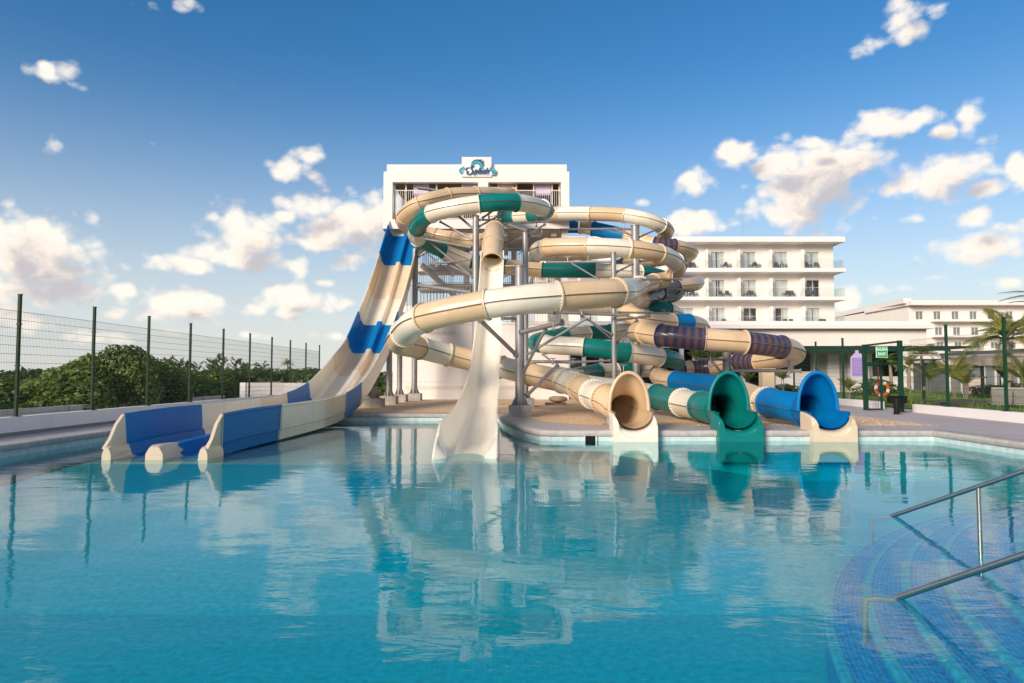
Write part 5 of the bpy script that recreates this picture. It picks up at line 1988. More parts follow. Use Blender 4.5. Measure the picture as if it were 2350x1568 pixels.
fl_name = ('top', 'middle', 'lowest')
bay_name = ('right-most bay', 'second bay from the right', 'third bay from the right', 'fourth bay from the right', 'fifth bay from the right')
proto = None
for fi in range(3):
    for k in range(5):
        for s_ in (0, 1):
            lab = 'dark wicker %s chair on the %s hotel balcony, %s' % (('left', 'right')[s_], fl_name[fi], bay_name[k])
            off = {0: (-0.05, 0.75), 1: (0.05, 0.85), 2: (0.75, 1.45), 3: (1.15, 1.8), 4: (0.6, 1.3)}[k] if fi == 0 else ((-0.15, 0.6) if fi == 1 and k == 0 else ((0.1, 0.75) if k == 2 else (0.85, 1.55)))
            xl = doors_r - k * bay - dw
            loc = (xl + off[s_] + rnd.uniform(-.05, .05), HY + 0.75, floors[fi][0] + 0.002)
            if proto is None:
                proto = thing('balcony_chair', lab, 'chair', loc, rnd.uniform(-.5, .5), 'wicker chairs on the hotel balconies')
                proto.scale = (0.85, 0.85, 0.85)
                chair_parts(proto)
            else:
                c = copy_tree(proto)
                c.location = loc
                c.scale = (0.85, 0.85, 0.85)
                c.rotation_euler = (0, 0, rnd.uniform(-.8, .8) + (0.5 if s_ else -0.5))
                c['label'] = lab

# podium in front of the hotel
PY = 62.0
px_ = lambda p, y=PY: at(p, 800, y).x
pz = lambda p, y=PY: at(1900, p, y).z
pod = thing('podium', 'low white podium with wide flat roof edge in front of the hotel', 'building', (20, PY, 0))
PX0, PX1 = 4.5, px_(2132)
MB().box(PX0, px_(2141), PY - 0.4, HY + 3, pz(755), pz(745)).build('roof_edge', 'wall', pod, bevel=0.03)
MB().box(PX0, PX1, PY, HY + 3, pz(745) + 0.002, pz(737)).build('roof_upstand', 'wall', pod, bevel=0.03)
zl = pz(798)
MB().box(PX0, PX1, PY + 0.3, HY + 2, zl, pz(755) - 0.002).build('upper_wall', 'wall2', pod)
MB().box(px_(1630), px_(2170), PY - 3.6, PY + 0.28, pz(803), zl - 0.004).build('canopy_beam', 'dark_beam', pod)
MB().box(px_(1630), px_(2120), PY - 3.8, PY - 3.62, pz(810), pz(803) - 0.003).build('canopy_beam', 'green_paint', pod)
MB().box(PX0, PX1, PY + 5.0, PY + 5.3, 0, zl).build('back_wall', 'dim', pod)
# piers, louvred doors and side walls on the ground floor
for (a, c, m) in ((1864, 1872, 'wall'), (1872, 1896, 'louver'), (1896, 1922, 'wall'), (1922, 1945, 'louver'), (1945, 1990, 'wall')):
    if m == 'wall':
        MB().box(px_(a), px_(c), PY - 0.3, PY + 0.5, 0, pz(812)).build('pier', 'wall', pod, bevel=0.01)
    else:
        fr = MB().box(px_(a), px_(c), PY + 0.1, PY + 0.3, 0, pz(812)).build('louvred_door', 'louver', pod)
        for q in range(22):
            zz = 0.15 + q * 0.155
            MB().bar((px_(a), PY + 0.06, zz), (px_(c), PY + 0.06, zz), 0.10, 0.02, up=(0, -0.5, 1)).build('slat', 'louver', fr)
MB().box(px_(1858), px_(2000), PY - 0.35, PY + 0.3, pz(812) + 0.003, pz(806)).build('lintel', 'wall', pod)
MB().box(px_(1990), px_(2110), PY + 0.5, PY + 0.9, 0, pz(864)).build('parapet_wall', 'wall', pod)
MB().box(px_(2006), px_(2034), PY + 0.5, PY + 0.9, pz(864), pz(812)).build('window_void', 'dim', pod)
MB().box(px_(1996), px_(2006) - .002, PY + 0.4, PY + 0.9, pz(864) + 0.003, pz(800)).build('pier', 'wall', pod)
for q in (1300, 1336, 1376, 1560, 1590, 1640, 1700, 1760, 1810):
    MB().box(px_(q), px_(q + 8), PY - 0.2, PY + 0.3, 0, zl - 0.01).build('pier', 'wall', pod)
MB().box(px_(1300), px_(1400), PY + 1.0, PY + 1.2, 0, 1.1).build('low_wall', 'wall', pod)
MB().box(px_(1770), px_(1860), PY - 1.0, PY - 0.8, 0, pz(853)).build('low_wall', 'wall', pod)

# ------------------------------------------------------------------ distant hotel wing on the right
FY = 135.0
fx = lambda p, y=FY: at(p, 800, y).x
fz = lambda p, y=FY: at(2200, p, y).z
far = thing('hotel', 'distant pale hotel wing with rows of small windows at the right edge behind the palms', 'building', (90, FY, 0))
FX0, FX1 = fx(2088), fx(2560)
opens = []
rows_w = [(714.5, 733), (751, 769), (785, 799.5)]
for ri, (a, c) in enumerate(rows_w):
    for k in range(12):
        x0 = fx(2104 if k == 0 else 2145 + (k - 1) * 41.6 + ri * 2.5)
        if k == 0 and ri:
            continue
        opens.append((x0, x0 + 1.5, fz(c), fz(a)))
b = MB()
facade(b, FX0, FX1, 0, fz(700), FY, opens, 0.25)
b.quad((FX0, FY + 80, 0), (FX0, FY, 0), (FX0, FY, fz(700)), (FX0, FY + 80, fz(700)))
b.build('wall', 'wall2', far)
MB().box(FX0 - 0.5, FX1, FY - 1.8, FY + 16, fz(702), fz(691.5)).build('roof_slab', 'wall', far)
for (a, c) in ((734.5, 739.5), (770, 775), (800, 806)):
    MB().box(FX0 + 4.2 if a > 730 else FX0, FX1, FY - 1.8, FY + 0.0, fz(c), fz(a)).build('balcony_slab', 'wall', far)
for (xa, xb, za, zb) in opens:
    d = MB()
    for (p, q, r_, s_) in ((xa, xa + .1, za, zb), (xb - .1, xb, za, zb), (xa + .1, xb - .1, zb - .1, zb), ((xa + xb) / 2 - .05, (xa + xb) / 2 + .05, za, zb - .1)):
        d.box(p, q, FY + 0.12, FY + 0.2, r_, s_)
    w_ = d.build('window', 'frame_white', far)
    MB().box(xa, xb, FY + 0.2, FY + 0.24, za, zb).build('pane', 'pane_dark', w_)
# the receding wing to its left
ax, bx = V((fx(2088), FY, 0)), V((at(1926, 800, 168).x, 168, 0))
zr = fz(693)
wing = thing('hotel', 'receding side wing of the distant hotel with dark openings and a lattice screen', 'building', (ax.x, FY, 0))
d = (bx - ax)
b = MB()
nrm = V((-d.y, d.x, 0)).normalized()
b.quad((ax.x, ax.y, 0), (bx.x, bx.y, 0), (bx.x, bx.y, zr), (ax.x, ax.y, zr))
b.quad((ax.x, ax.y, zr), (bx.x, bx.y, zr), (bx.x + 14, bx.y + 8, zr), (ax.x + 14, ax.y + 8, zr))
me = b.mesh('wall')
me.flip_normals()
link('wall', me, 'wall2', wing)
b = MB()
b.bar(ax + V((-0.4, -0.3, zr + 0.2)), bx + V((-0.4, -0.3, zr + 0.2)), 1.4, 1.0)
b.build('roof_edge', 'wall', wing)
side = V((-1, 0.0, 0)) if nrm.x > 0 else V((-1, 0, 0))
nside = nrm if nrm.x < 0 else -nrm
for (u0, u1, za, zb) in ((0.40, 0.45, zr - 2.4, zr - 0.9), (0.52, 0.70, zr - 2.2, zr - 0.7), (0.75, 0.84, zr - 2.2, zr - 0.7)):
    c0, c1 = ax + d * u0 + nside * 0.05, ax + d * u1 + nside * 0.05
    b = MB()
    b.bar(c0 + V((0, 0, (za + zb) / 2)), c1 + V((0, 0, (za + zb) / 2)), 0.15, zb - za)
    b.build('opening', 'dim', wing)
ls = MB()
for k in range(7):
    for j in range(5):
        c = ax + d * (0.16 + 0.022 * k) + nside * 0.25 + V((0, 0, zr - 3.6 + j * 0.5))
        ls.bar(c, c + d * 0.02 + V((0, 0, 0.48)), 0.1, 0.12)
        ls.bar(c + V((0, 0, 0.48)), c + d * 0.02, 0.1, 0.12)
ls.build('lattice', 'wall', wing)


# ------------------------------------------------------------------ plants
import numpy as np


def foliage_mesh(name, lobes, n, size, seed, aspect=1.6, up=0.25, inner=0.72):
    """many small folded leaves spread through the volume of overlapping lobes (cx, cy, cz, rx, ry, rz)"""
    rg = np.random.default_rng(seed)
    lobes = np.array(lobes, float)
    vol = lobes[:, 3] * lobes[:, 4] + lobes[:, 5] * lobes[:, 3]
    pick = rg.choice(len(lobes), n, p=vol / vol.sum())
    d = rg.normal(size=(n, 3))
    d /= np.linalg.norm(d, axis=1)[:, None]
    rad = rg.uniform(inner, 1.06, n) ** 0.8
    c = lobes[pick, :3] + d * rad[:, None] * lobes[pick, 3:]
    keep = c[:, 2] > 0.02
    c, d = c[keep], d[keep]
    n = len(c)
    nr = d + rg.normal(scale=0.55, size=(n, 3)) + np.array([0, 0, up])
    nr /= np.linalg.norm(nr, axis=1)[:, None]
    ax = np.cross(nr, rg.normal(size=(n, 3)))
    ax /= np.linalg.norm(ax, axis=1)[:, None]
    ay = np.cross(nr, ax)
    s = size * rg.uniform(0.6, 1.25, n)[:, None]
    p0 = c - ax * s * aspect * 0.5
    p2 = c + ax * s * aspect * 0.5
    p1 = c + ay * s * 0.5 + nr * s * 0.12
    p3 = c - ay * s * 0.5 + nr * s * 0.12
    v = np.stack([p0, p1, p2, p3], 1).reshape(-1, 3)
    me = bpy.data.meshes.new(name)
    me.vertices.add(len(v))
    me.vertices.foreach_set('co', v.ravel())
    me.loops.add(4 * n)
    me.loops.foreach_set('vertex_index', np.arange(4 * n))
    me.polygons.add(n)
    me.polygons.foreach_set('loop_start', np.arange(0, 4 * n, 4))
    me.polygons.foreach_set('loop_total', np.full(n, 4))
    me.update()
    me.validate()
    return me


def rand_lobes(rg, n, w, h, low=0.25):
    out = []
    for k in range(n):
        a = rg.uniform(0, 6.28)
        q = rg.uniform(0.0, 0.75) ** 0.7
        r = rg.uniform(0.22, 0.42) * w
        z = h * rg.uniform(low, 0.80) * (1 - 0.35 * q)
        out.append((math.cos(a) * q * w * 0.62, math.sin(a) * q * w * 0.62, z, r, r, r * rg.uniform(.55, .8) * h / w * 1.1))
    return out


def branch_mesh(name, seed, h, n=6, r=0.05):
    rg = random.Random(seed)
    b = MB()
    for k in range(n):
        a = rg.uniform(0, 6.28)
        pts = [V((rg.uniform(-.1, .1), rg.uniform(-.1, .1), -0.1))]
        d = V((math.cos(a) * rg.uniform(.3, .8), math.sin(a) * rg.uniform(.3, .8), 1.0))
        for j in range(5):
            pts.append(pts[-1] + d * h * 0.105 + V((rg.uniform(-.1, .1), rg.uniform(-.1, .1), rg.uniform(-.02, .06))) * h * .4)
        b.tube(pts, [r, r * .85, r * .7, r * .5, r * .35, r * .2], 6)
    return b.mesh(name, True)


POST_PX = (48, 224, 349, 446, 521, 584, 634, 678, 715, 747)
ORD = ('first', 'second', 'third', 'fourth', 'fifth', 'sixth', 'seventh', 'eighth', 'ninth', 'tenth')


def gap_of(x, y):
    px = 1175 + 1567 * x / y
    n = sum(1 for p in POST_PX if p < px)
    if n == 0:
        return 'left of the first fence post'
    if n >= len(POST_PX):
        return 'right of the last visible fence post'
    return 'between the %s and %s fence posts' % (ORD[n - 1], ORD[n])


rg = random.Random(21)
BUSH = []
for k in range(5):
    lob = rand_lobes(rg, 9, 1.5, 1.9)
    fm = foliage_mesh('foliage', lob, 3400, 0.085 + 0.012 * (k % 3), 50 + k)
    BUSH.append((fm, branch_mesh('stems', 70 + k, 1.7), ('leaf_dark', 'leaf_mid', 'leaf_light', 'leaf_dark', 'leaf_mid')[k]))
for (fm, bm, m) in BUSH:
    fm.materials.append(MT[m])
    bm.materials.append(MT['bark'])


def bush(label, x, y, w, h, kind, group, rot=None, z=0.0):
    fm, bm, m = BUSH[kind]
    t = thing('bush', label, 'bush', (x, y, z), rg.uniform(0, 6.28) if rot is None else rot, group)
    t.scale = (w / 1.9, w / 1.9, h / 1.85)
    link('foliage', fm, None, t, local=True)
    link('stems', bm, None, t, local=True)
    return t


G1 = 'bushes of the scrub beyond the left fence'
kinds = ('dense dark green bush in the scrub behind the outer grey wall', 'mid green leafy bush in the scrub behind the outer grey wall', 'pale yellow-green bush in the scrub behind the outer grey wall',
         'dense dark green bush in the scrub behind the outer grey wall', 'mid green leafy bush in the scrub behind the outer grey wall')
for row in range(6):
    for k in range(9):
        y = 15.5 + row * 5.2 + k * 0.6 + rg.uniform(-.8, .8)
        x = -16.6 - k * (1.9 + row * 0.35) + rg.uniform(-.5, .5) - row * 0.25
        if x / y < -1.05 or abs(x + 16.5) < 0.3 and abs(y - 28) < 2:
            continue
        kd = rg.choice((0, 1, 1, 2, 3, 4, 0))
        h = rg.uniform(1.35, 1.95) + 0.012 * (y - 15) + (0.25 if k > 4 else -0.15 if k == 0 else 0)
        bush('%s, %s' % (kinds[kd].replace(' in the scrub behind the outer grey wall', ' close behind the grey wall' if k < 2 else ' deep in the scrub'), gap_of(x, y)), x, y, rg.uniform(2.3, 3.6), h, kd, G1)
for k in range(12):
    y = 31 + k * 2.6
    x = -16.5 - 0.02 * y + rg.uniform(-.3, .3)
    kd = rg.choice((1, 2, 0, 1, 4))
    bush('%s pressed against the grey wall, %s' % (kinds[kd].split(' in the scrub')[0], gap_of(x, y)), x, y, rg.uniform(2.6, 3.4), 1.85 + 0.012 * (y - 30) + rg.uniform(-.15, .2), kd, G1)
for (px, y, w, h, kd, lab) in ((175, 25, 2.6, 2.05, 1, 'mid green bush merging into the left flank of the large rounded bush'), (205, 26, 2.4, 2.4, 2, 'pale green bush leaning on the left shoulder of the large rounded bush'), (338, 29, 2.6, 2.5, 0, 'dark green bush against the right flank of the large rounded bush'), (372, 31, 2.8, 2.3, 1, 'mid green bush right of the large rounded bush, behind the third fence post')):
    bush(lab, at(px, 863, y).x, y, w, h, kd, G1)
# the big round-leaved sea grape
lob = [(-1.1, 0, 1.0, .75, .9, .75), (-.5, .1, 1.75, .85, .9, .75), (.4, 0, 1.95, .9, 1.0, .8), (1.05, -.1, 1.75, .7, .8, .75), (.1, -.6, 1.1, 1.0, .7, .7), (1.2, .2, 1.0, .6, .8, .6), (-1.6, .2, .6, .7, .7, .5), (.5, .4, 2.3, .5, .5, .45), (-.2, 0, 2.2, .5, .5, .4), (1.0, 0, 2.2, .4, .5, .4), (-1.7, -.3, .9, .5, .5, .5), (1.5, -.4, .8, .5, .5, .6), (-.7, -.5, .6, .7, .5, .5), (-2.1, .1, .8, .8, .7, .6), (-1.75, -.1, 1.25, .65, .6, .5), (-2.8, 0, .6, .7, .6, .5), (.75, 0, 2.5, .26, .3, .28), (-.05, .1, 2.55, .3, .3, .25), (1.35, 0, 2.15, .22, .3, .25), (-1.0, 0, 2.15, .3, .3, .25)]
p = at(262, 800, 26.5)
sgp = thing('sea_grape', 'large rounded broad-leaved bush rising above the scrub between the second and third fence post', 'bush', (p.x, 26.5, 0))
sgp.scale = (0.98, 0.98, 1.03)
link('foliage', foliage_mesh('foliage', lob, 9500, 0.105, 5, aspect=1.15, up=0.35, inner=0.8), 'leaf_round', sgp, local=True)
link('trunk', branch_mesh('trunk', 9, 2.2, 8, 0.06), 'bark', sgp, local=True)


# feathery young pines above the scrub
def feather_mesh(seed, h):
    r_ = random.Random(seed)
    b = MB()
    for k in range(26):
        z = h * (0.25 + 0.75 * k / 26)
        a = r_.uniform(0, 6.28)
        L_ = (0.75 * (1 - k / 30) + 0.18) * h * 0.42
        d = V((math.cos(a), math.sin(a), r_.uniform(.5, 1.2))).normalized()
        for j in range(34):
            q = (j + 1) / 34
            c = V((0, 0, z)) + d * L_ * q
            e = (d + V((r_.uniform(-.7, .7), r_.uniform(-.7, .7), r_.uniform(-.2, .6)))).normalized()
            n_ = e.cross(V((r_.uniform(-1, 1), r_.uniform(-1, 1), r_.uniform(-1, 1)))).normalized()
            l_ = r_.uniform(.12, .22)
            b.quad(c, c + e * l_ * .5 + n_ * .018, c + e * l_, c + e * l_ * .5 - n_ * .018)
    return b.mesh('foliage')


FE = [feather_mesh(s, 2.6) for s in (1, 2, 3)]
for m_ in FE:
    m_.materials.append(MT['leaf_feather'])
stem = MB().tube([(0, 0, 0), (0.02, 0, 0.9), (0.0, 0.03, 1.8), (0.02, 0, 2.5)], [0.03, 0.024, 0.016, 0.008], 6).mesh('trunk', True)
stem.materials.append(MT['bark'])
for i, (px, py, y) in enumerate(((388, 819, 31), (412, 824, 33), (425, 828, 31.5), (486, 826, 36), (500, 815, 34), (512, 822, 37), (541, 822, 37), (553, 826, 40), (575, 834, 44), (600, 831, 42), (455, 832, 38), (610, 836, 46), (372, 830, 33))):
    y += 6
    p = at(px, py, y)
    GAPS = globals().setdefault('GAPS', {})
    gp = gap_of(p.x, y)
    GAPS[gp] = GAPS.get(gp, 0) + 1
    t = thing('pine_tree', 'young feathery pine above the scrub, %s one %s' % (ORD[GAPS[gp] - 1], gp), 'tree', (p.x, y, 0), rg.uniform(0, 6), 'feathery young pines above the scrub')
    s_ = p.z / 2.75
    t.scale = (s_ * 1.15, s_ * 1.15, s_)
    link('foliage', FE[i % 3], None, t, local=True)
    link('trunk', stem, None, t, local=True)
# further scrub reads as one mass up to the horizon
lob = []
for k in range(420):
    y = 48 + 110 * rg.random() ** 1.6
    x = -y * rg.uniform(0.12, 0.98) - 2
    h = rg.uniform(1.4, 2.1) + (y - 48) * 0.003
    lob.append((x, y, h * 0.45, rg.uniform(1.5, 3.2), rg.uniform(1.5, 3), h * 0.58))
o = link('far_scrub', foliage_mesh('far_scrub', lob, 42000, 0.34, 77, inner=0.8), 'leaf_dark')
o['kind'] = 'stuff'


# palms
def frond_mesh(seed, n=22, droop=0.85, leaf=0.34, width=0.020):
    r_ = random.Random(seed)
    b = MB()
    rach = []
    for k in range(13):
        q = k / 12
        rach.append(V((q * (1 - 0.12 * droop * q), 0, 0.55 * q - droop * q * q)))
    b.tube(rach, [0.014 * (1 - 0.8 * k / 12) + 0.002 for k in range(13)], 5)
    for k in range(n):
        q = 0.16 + 0.84 * k / (n - 1)
        i = min(11, int(q * 12))
        c = rach[i].lerp(rach[i + 1], q * 12 - i)
        t = (rach[i + 1] - rach[i]).normalized()
        L_ = leaf * (math.sin(math.pi * min(1, 0.18 + 0.80 * q)) ** 0.7) * r_.uniform(.85, 1.1)
        for s_ in (-1, 1):
            d = (t * 0.75 + V((0, s_, 0)) * 0.75 + V((0, 0, 0.10))).normalized()
            m_ = c + d * L_ * 0.5 + V((0, 0, -0.03 * L_))
            e = c + d * L_ * 0.95 + V((0, 0, -0.38 * L_ * droop))
            w = t.cross(d).cross(d).normalized() * width * 0.5
            w = (t - d * t.dot(d)).normalized() * width * 0.6
            b.quad(c - w * .6, c + w * .6, m_ + w, m_ - w)
            b.poly([m_ - w, m_ + w, e])
    return b.mesh('frond')


FR = [frond_mesh(1, 24, 0.80), frond_mesh(2, 24, 1.05), frond_mesh(3, 22, 0.5), frond_mesh(4, 20, 0.35, 0.30)]
FRM = {}


def frond_of(i, m):
    if (i, m) not in FRM:
        me = FR[i].copy()
        me.materials.append(MT[m])
        FRM[(i, m)] = me
    return FRM[(i, m)]


def palm(label, x, y, h, L_, n=16, group=None, young=False, yellow=0.15, trunk_r=0.11, z=0.25, seed=0):
    r_ = random.Random(seed + int(x * 10))
    t = thing('palm_tree', label, 'palm', (x, y, z), r_.uniform(0, 6), group)
    if not young:
        pts = [V((0, 0, -0.1))]
        for k in range(1, 9):
            pts.append(V((0.05 * math.sin(k * .5), 0.04 * math.sin(k * .35), h * k / 8)))
        b = MB().tube(pts, [trunk_r * (1.35 - 0.6 * k / 8) * (1 + 0.05 * (k % 2)) for k in range(9)], 10)
        b.build('trunk', 'palm_bark', t, smooth=True, local=True)
        base = pts[-1]
    else:
        b = MB()
        for k in range(5):
            a = r_.uniform(0, 6)
            b.tube([(0.05 * math.cos(a), .05 * math.sin(a), -.05), (0.1 * math.cos(a), .1 * math.sin(a), h * .5), (0.13 * math.cos(a), .13 * math.sin(a), h)], [.022, .018, .012], 6)
        b.build('trunk', 'palm_bark', t, smooth=True, local=True)
        base = V((0, 0, h * 0.9))
    for k in range(n):
        a = k * 2.399 + r_.uniform(-.2, .2)
        lift = r_.uniform(-0.45, 1.15) if not young else r_.uniform(0.35, 1.3)
        if k < 2:
            lift = 1.3
        fm = frond_of(r_.choice((0, 1, 2)) if not young else r_.choice((2, 3)), 'frond_y' if r_.random() < yellow else 'frond')
        o = link('frond', fm, None, t, local=True)
        l_ = L_ * r_.uniform(.8, 1.12)
        o.matrix_basis = Matrix.Translation(base) @ Matrix.Rotation(a, 4, 'Z') @ Matrix.Rotation(-lift * 0.75, 4, 'Y') @ Matrix.Rotation(r_.uniform(-.4, .4), 4, 'X') @ Matrix.Diagonal((l_, l_, l_, 1))
    return t


GP = 'palms in the garden behind the right fence'
q = at(2312, 780, 33.5)
palm('broad coconut palm with brownish hanging fronds behind the right-most green fence post', q.x, 33.5, q.z - 0.25, 2.05, 26, GP, yellow=0.25, seed=3)
q = at(2428, 722, 24.5)
palm('tall palm at the right picture edge, only its frond tips reaching into view', q.x, 24.5, q.z - .25, 1.9, 18, GP, seed=5)
q = at(2116, 815, 46)
palm('slim palm right of the gate with a rounded green crown against the podium', q.x, 46, q.z - .25, 1.35, 20, GP, seed=8)
q = at(2042, 830, 47)
palm('small palm seen through the gate below the exit sign', q.x, 47, q.z - .25, 1.1, 18, GP, seed=9, yellow=.1)
q = at(2087, 845, 44)
palm('short palm just left of the right gate post', q.x, 44, q.z - .25, 1.0, 16, GP, seed=12, yellow=.5)
for (px, py, y, L_, yl, lab) in ((1947, 893, 40, 0.9, .2, 'young feather palm in front of the louvred doors left of the gate'), (2190, 866, 34, 1.35, .55, 'yellow-green clump palm behind the fence between the two right posts'),
                                 (2133, 868, 37, 1.15, .35, 'green clump palm right of the short dark post by the gate'), (2352, 872, 29, 1.3, .6, 'yellowing clump palm at the far right behind the fence'),
                                 (2215, 880, 31, 1.0, .2, 'low green clump palm in front of the awning'), (1716, 872, 48, 0.95, .1, 'small palm between the tubes left of the sand-coloured column'),
                                 (1797, 868, 48, 1.0, .1, 'small palm between the sand-coloured column and the blue hood'), (1600, 822, 56, 1.6, .3, 'tall clump palm behind the striped coil, near its left end'), (1642, 822, 56, 1.5, .6, 'yellow-green clump palm behind the striped coil, near its middle'), (2300, 862, 40, 1.2, .2, 'dark green clump palm under the awning edge')):
    q = at(px, py, y)
    palm(lab, q.x, y, max(0.35, q.z - 0.25), L_, 15, 'clump palms in the hotel garden', young=True, yellow=yl, seed=int(px))
q = at(660, 837, 66)
palm('tiny distant palm standing above the scrub between the seventh and eighth fence posts', q.x, 66, q.z, 0.85, 18, 'far palms', seed=31, z=0.0)
# low hedges
for (px, y, w, h, kd, lab) in ((1735, 50, 2.4, 0.9, 0, 'low dark hedge clump between the teal and blue hoods'), (1805, 50, 2.2, 0.8, 1, 'low green hedge clump left of the blue hood'), (2010, 42, 2.6, 1.2, 1, 'green hedge seen through the gate left of the life ring'), (2035, 40, 1.8, 0.7, 0, 'low dark hedge at the foot of the life ring pole'),
                               (2270, 38, 2.6, 0.9, 0, 'dark hedge under the awning right of the dark post'), (2320, 37, 2.6, 1.0, 1, 'green hedge under the awning at the far right')):
    q = at(px, 880, y)
    bush(lab, q.x, y, w, h, kd, 'low hedge clumps in the hotel garden', z=0.25)

# lawn with longer ornamental grass
sheet('lawn', [(16.6, 20), (70, 20), (70, 58), (13.5, 58), (17.3, 44)], [], 0.285, 'lawn')
rgn = np.random.default_rng(4)
n = 34000
yy = 24 + 30 * rgn.random(n) ** 1.2
xx = yy * (0.50 + 0.30 * rgn.random(n))
ok = xx > 14.4 + 0.06 * yy + 1.2
xx, yy = xx[ok], yy[ok]
n = len(xx)
hh = rgn.uniform(.10, .30, n) + 0.30 * (np.sin(xx * .9) * np.cos(yy * .5) > .15) * rgn.uniform(.3, 1, n)
a = rgn.uniform(0, 6.28, n)
dx, dy = np.cos(a), np.sin(a)
w = 0.012 + yy * 0.0003
v = np.stack([np.stack([xx - dx * w, yy - dy * w, np.full(n, .27)], 1), np.stack([xx + dx * w, yy + dy * w, np.full(n, .27)], 1), np.stack([xx - dy * hh * .35, yy + dx * hh * .35, .28 + hh], 1)], 1).reshape(-1, 3)
me = bpy.data.meshes.new('grass')
me.from_pydata(v.tolist(), [], np.arange(3 * n).reshape(-1, 3).tolist())
link('grass', me, 'grass', stuff=True)

# brown awning on dark posts
AY = 35.0
p0, p1 = at(2160, 819, AY), at(2420, 820, AY)
aw = thing('awning', 'long brown cloth awning on dark posts behind the right fence', 'awning', (p0.x, AY, 0.25))
zt, zb = p0.z, at(2160, 838, AY).z
b = MB()
rows = []
for z in (zt, (zt + zb) / 2, zb):
    rows.append([(p0.x + (p1.x - p0.x) * k / 40, AY + 0.035 * math.sin(k * 1.7) * (1 if z < zt else .2), z - (0.03 * abs(math.sin(k * 1.57 / 2)) if z == zb else 0)) for k in range(41)])
b.grid(rows)
b.build('valance', 'awning', aw)
b = MB()
b.quad((p0.x, AY, zt), (p1.x, AY, zt), (p1.x, AY + 4, zt + 0.25), (p0.x, AY + 4, zt + 0.25))
b.build('cloth_roof', 'awning', aw)
q0, q1 = at(2177, 840, AY + 0.5), at(2254, 846, AY + .5)
b = MB()
b.grid([[(q0.x + (q1.x - q0.x) * k / 12, AY + .5 + .04 * math.sin(k * 2.2), z) for k in range(13)] for z in (q0.z + .1, q1.z - .02)])
b.build('lower_valance', 'awning', aw)
b = MB().bar(at(2157, 815, AY - .15), at(2420, 800, AY - 3.0), 0.12, 0.16)
b.build('beam', 'dark_beam', aw)
for px in (2256, 2400):
    x = at(px, 800, AY).x
    MB().box(x - .06, x + .06, AY + .05, AY + .17, 0.2, zt).build('post', 'dark_beam', aw)
# dark glazed bar behind the awning
bx0, bx1 = at(2176, 850, 46).x, at(2440, 850, 46).x
bar = thing('pool_bar', 'dark glazed pool bar with thin white frames under the awning', 'building', (bx0, 46, 0.25))
MB().box(bx0, bx1, 46.2, 50, 0.2, at(2200, 832, 46).z).build('glazed_wall', 'pane_dark', bar)
MB().box(bx0 - .3, bx1, 45.4, 50.3, at(2200, 832, 46).z + 0.002, at(2200, 826, 46).z).build('roof', 'wall', bar)
for px in (2182, 2210, 2262, 2288, 2302, 2340, 2380):
    x = at(px, 850, 46).x
    MB().box(x - .05, x + .05, 46.1, 46.19, 0.2, at(2200, 832, 46).z).build('frame_post', 'frame_white', bar)
x0, x1 = at(2225, 850, 45.5).x, at(2252, 850, 45.5).x
MB().box(x0, x1, 45.5, 45.7, 0.2, at(2230, 866, 45.5).z).build('counter', 'awning', bar)
# pierced white screen right of the podium
s0, s1 = at(2142, 806, 58).x, at(2176, 806, 58).x
za, zb = at(2150, 823, 58).z, at(2150, 806, 58).z
scr = thing('breeze_screen', 'white pierced block screen right of the podium above a dark beam', 'screen', (s0, 58, za))
b = MB()
nx, nz = 9, 5
for i in range(nx):
    for j in range(nz):
        x = s0 + (s1 - s0) * i / nx
        z = za + (zb - za) * j / nz
        dx, dz = (s1 - s0) / nx, (zb - za) / nz
        b.bar((x, 58, z), (x + dx, 58, z + dz), .06, .07)
        b.bar((x, 58.0, z + dz), (x + dx, 58.0, z), .05, .07)
b.build('lattice', 'wall', scr)
MB().box(s0 - 2, s1 + 1, 57.9, 58.3, za - .5, za - .04).build('beam', 'dark_beam', scr)
MB().box(s0 + .2, s0 + 1.0, 58, 58.4, 0.2, za - .5).build('pier', 'wall', scr)
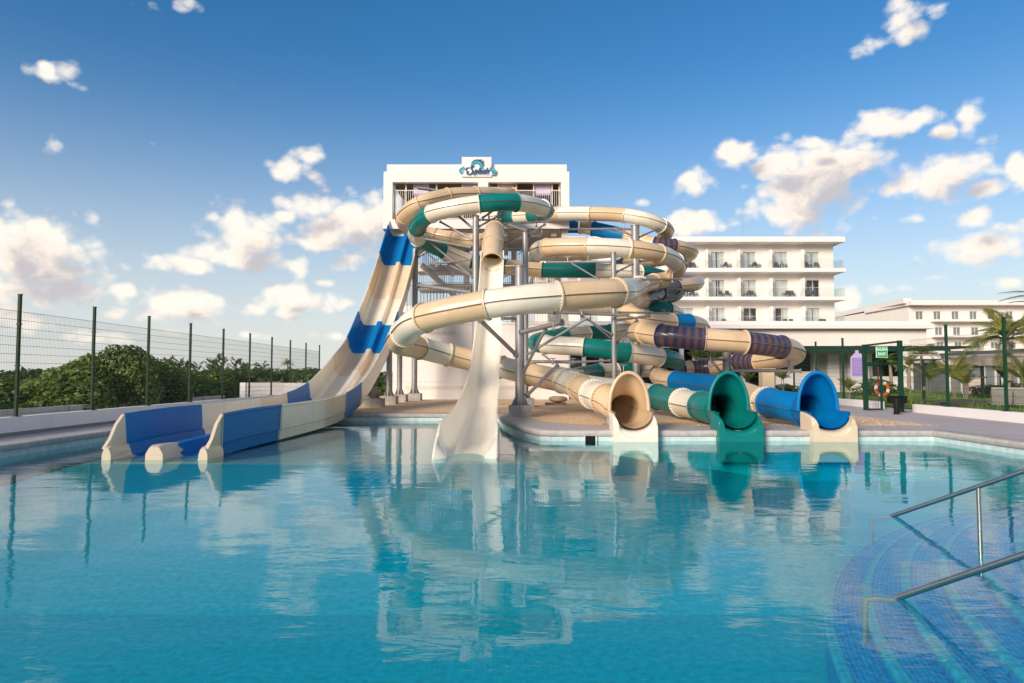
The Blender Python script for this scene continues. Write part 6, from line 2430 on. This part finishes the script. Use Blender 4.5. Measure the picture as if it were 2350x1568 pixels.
# low post of the back fence, dark lamp post
for (px, y, top, lab) in ((2118, 31.0, 824, 'short dark green post with a latch standing behind the fence right of the gate'), (2324, 26.5, 880, 'short dark bollard lamp behind the right-most fence post')):
    q = at(px, top, y)
    t = thing('garden_post', lab, 'post', (q.x, y, 0.25))
    MB().box(q.x - .05, q.x + .05, y - .05, y + .05, 0.2, q.z).build('shaft', 'dark_beam', t, bevel=.01)
    MB().tube([(q.x, y, q.z - .02), (q.x - .02, y, q.z + .06), (q.x - .12, y, q.z + .08), (q.x - .22, y, q.z + .04)], .035, 8).build('arm', 'dark_beam', t, smooth=True) if px > 2200 else MB().box(q.x - .08, q.x + .07, y - .09, y - .052, 1.0, 1.18).build('latch', 'steel', t)


# white loungers on the lawn
def lounger(label, x, y, rot, raised=True):
    t = thing('lounger', label, 'lounger', (x, y, 0.29), rot, 'white loungers on the lawn')
    m = 'lounger' if raised else 'wicker'
    MB().box(-.32, .32, -.2, 1.2, .30, .34).build('seat', m, t, local=True)
    MB().bar((0, -.2, .33), (0, -.75, .92 if raised else .36), .64, .04, up=(0, 1, 0.5)).build('backrest', m, t, local=True)
    for sx in (-1, 1):
        MB().bar((sx * .33, -.75, .29), (sx * .33, 1.22, .29), .035, .05).build('side_rail', 'wicker', t, local=True)
        for yy in (-.6, 1.05):
            MB().bar((sx * .33, yy, 0), (sx * .33, yy + .08, .27), .035, .035, up=(0, 1, 0)).build('leg', 'wicker', t, local=True)
    b = MB().bar((-.33, -.55, .29), (-.33, -.62, .78), .03, .03, up=(0, 1, 0))
    b.bar((.33, -.55, .29), (.33, -.62, .78), .03, .03, up=(0, 1, 0))
    if raised:
        b.build('back_strut', 'wicker', t, local=True)


for (px, y, rot, lab) in ((2296, 25.6, -0.55, 'white lounger with raised back just left of the right-most fence post'), (2334, 25.4, -0.66, 'white lounger with raised back right of the right-most fence post'), (2226, 27.5, 1.8, 'dark framed lounger lying low on the grass between the two right fence posts'), (2186, 28.8, 1.9, 'low lounger on the grass close behind the middle right fence post')):
    lounger(lab, at(px, 900, y).x, y, rot, rot < 1)
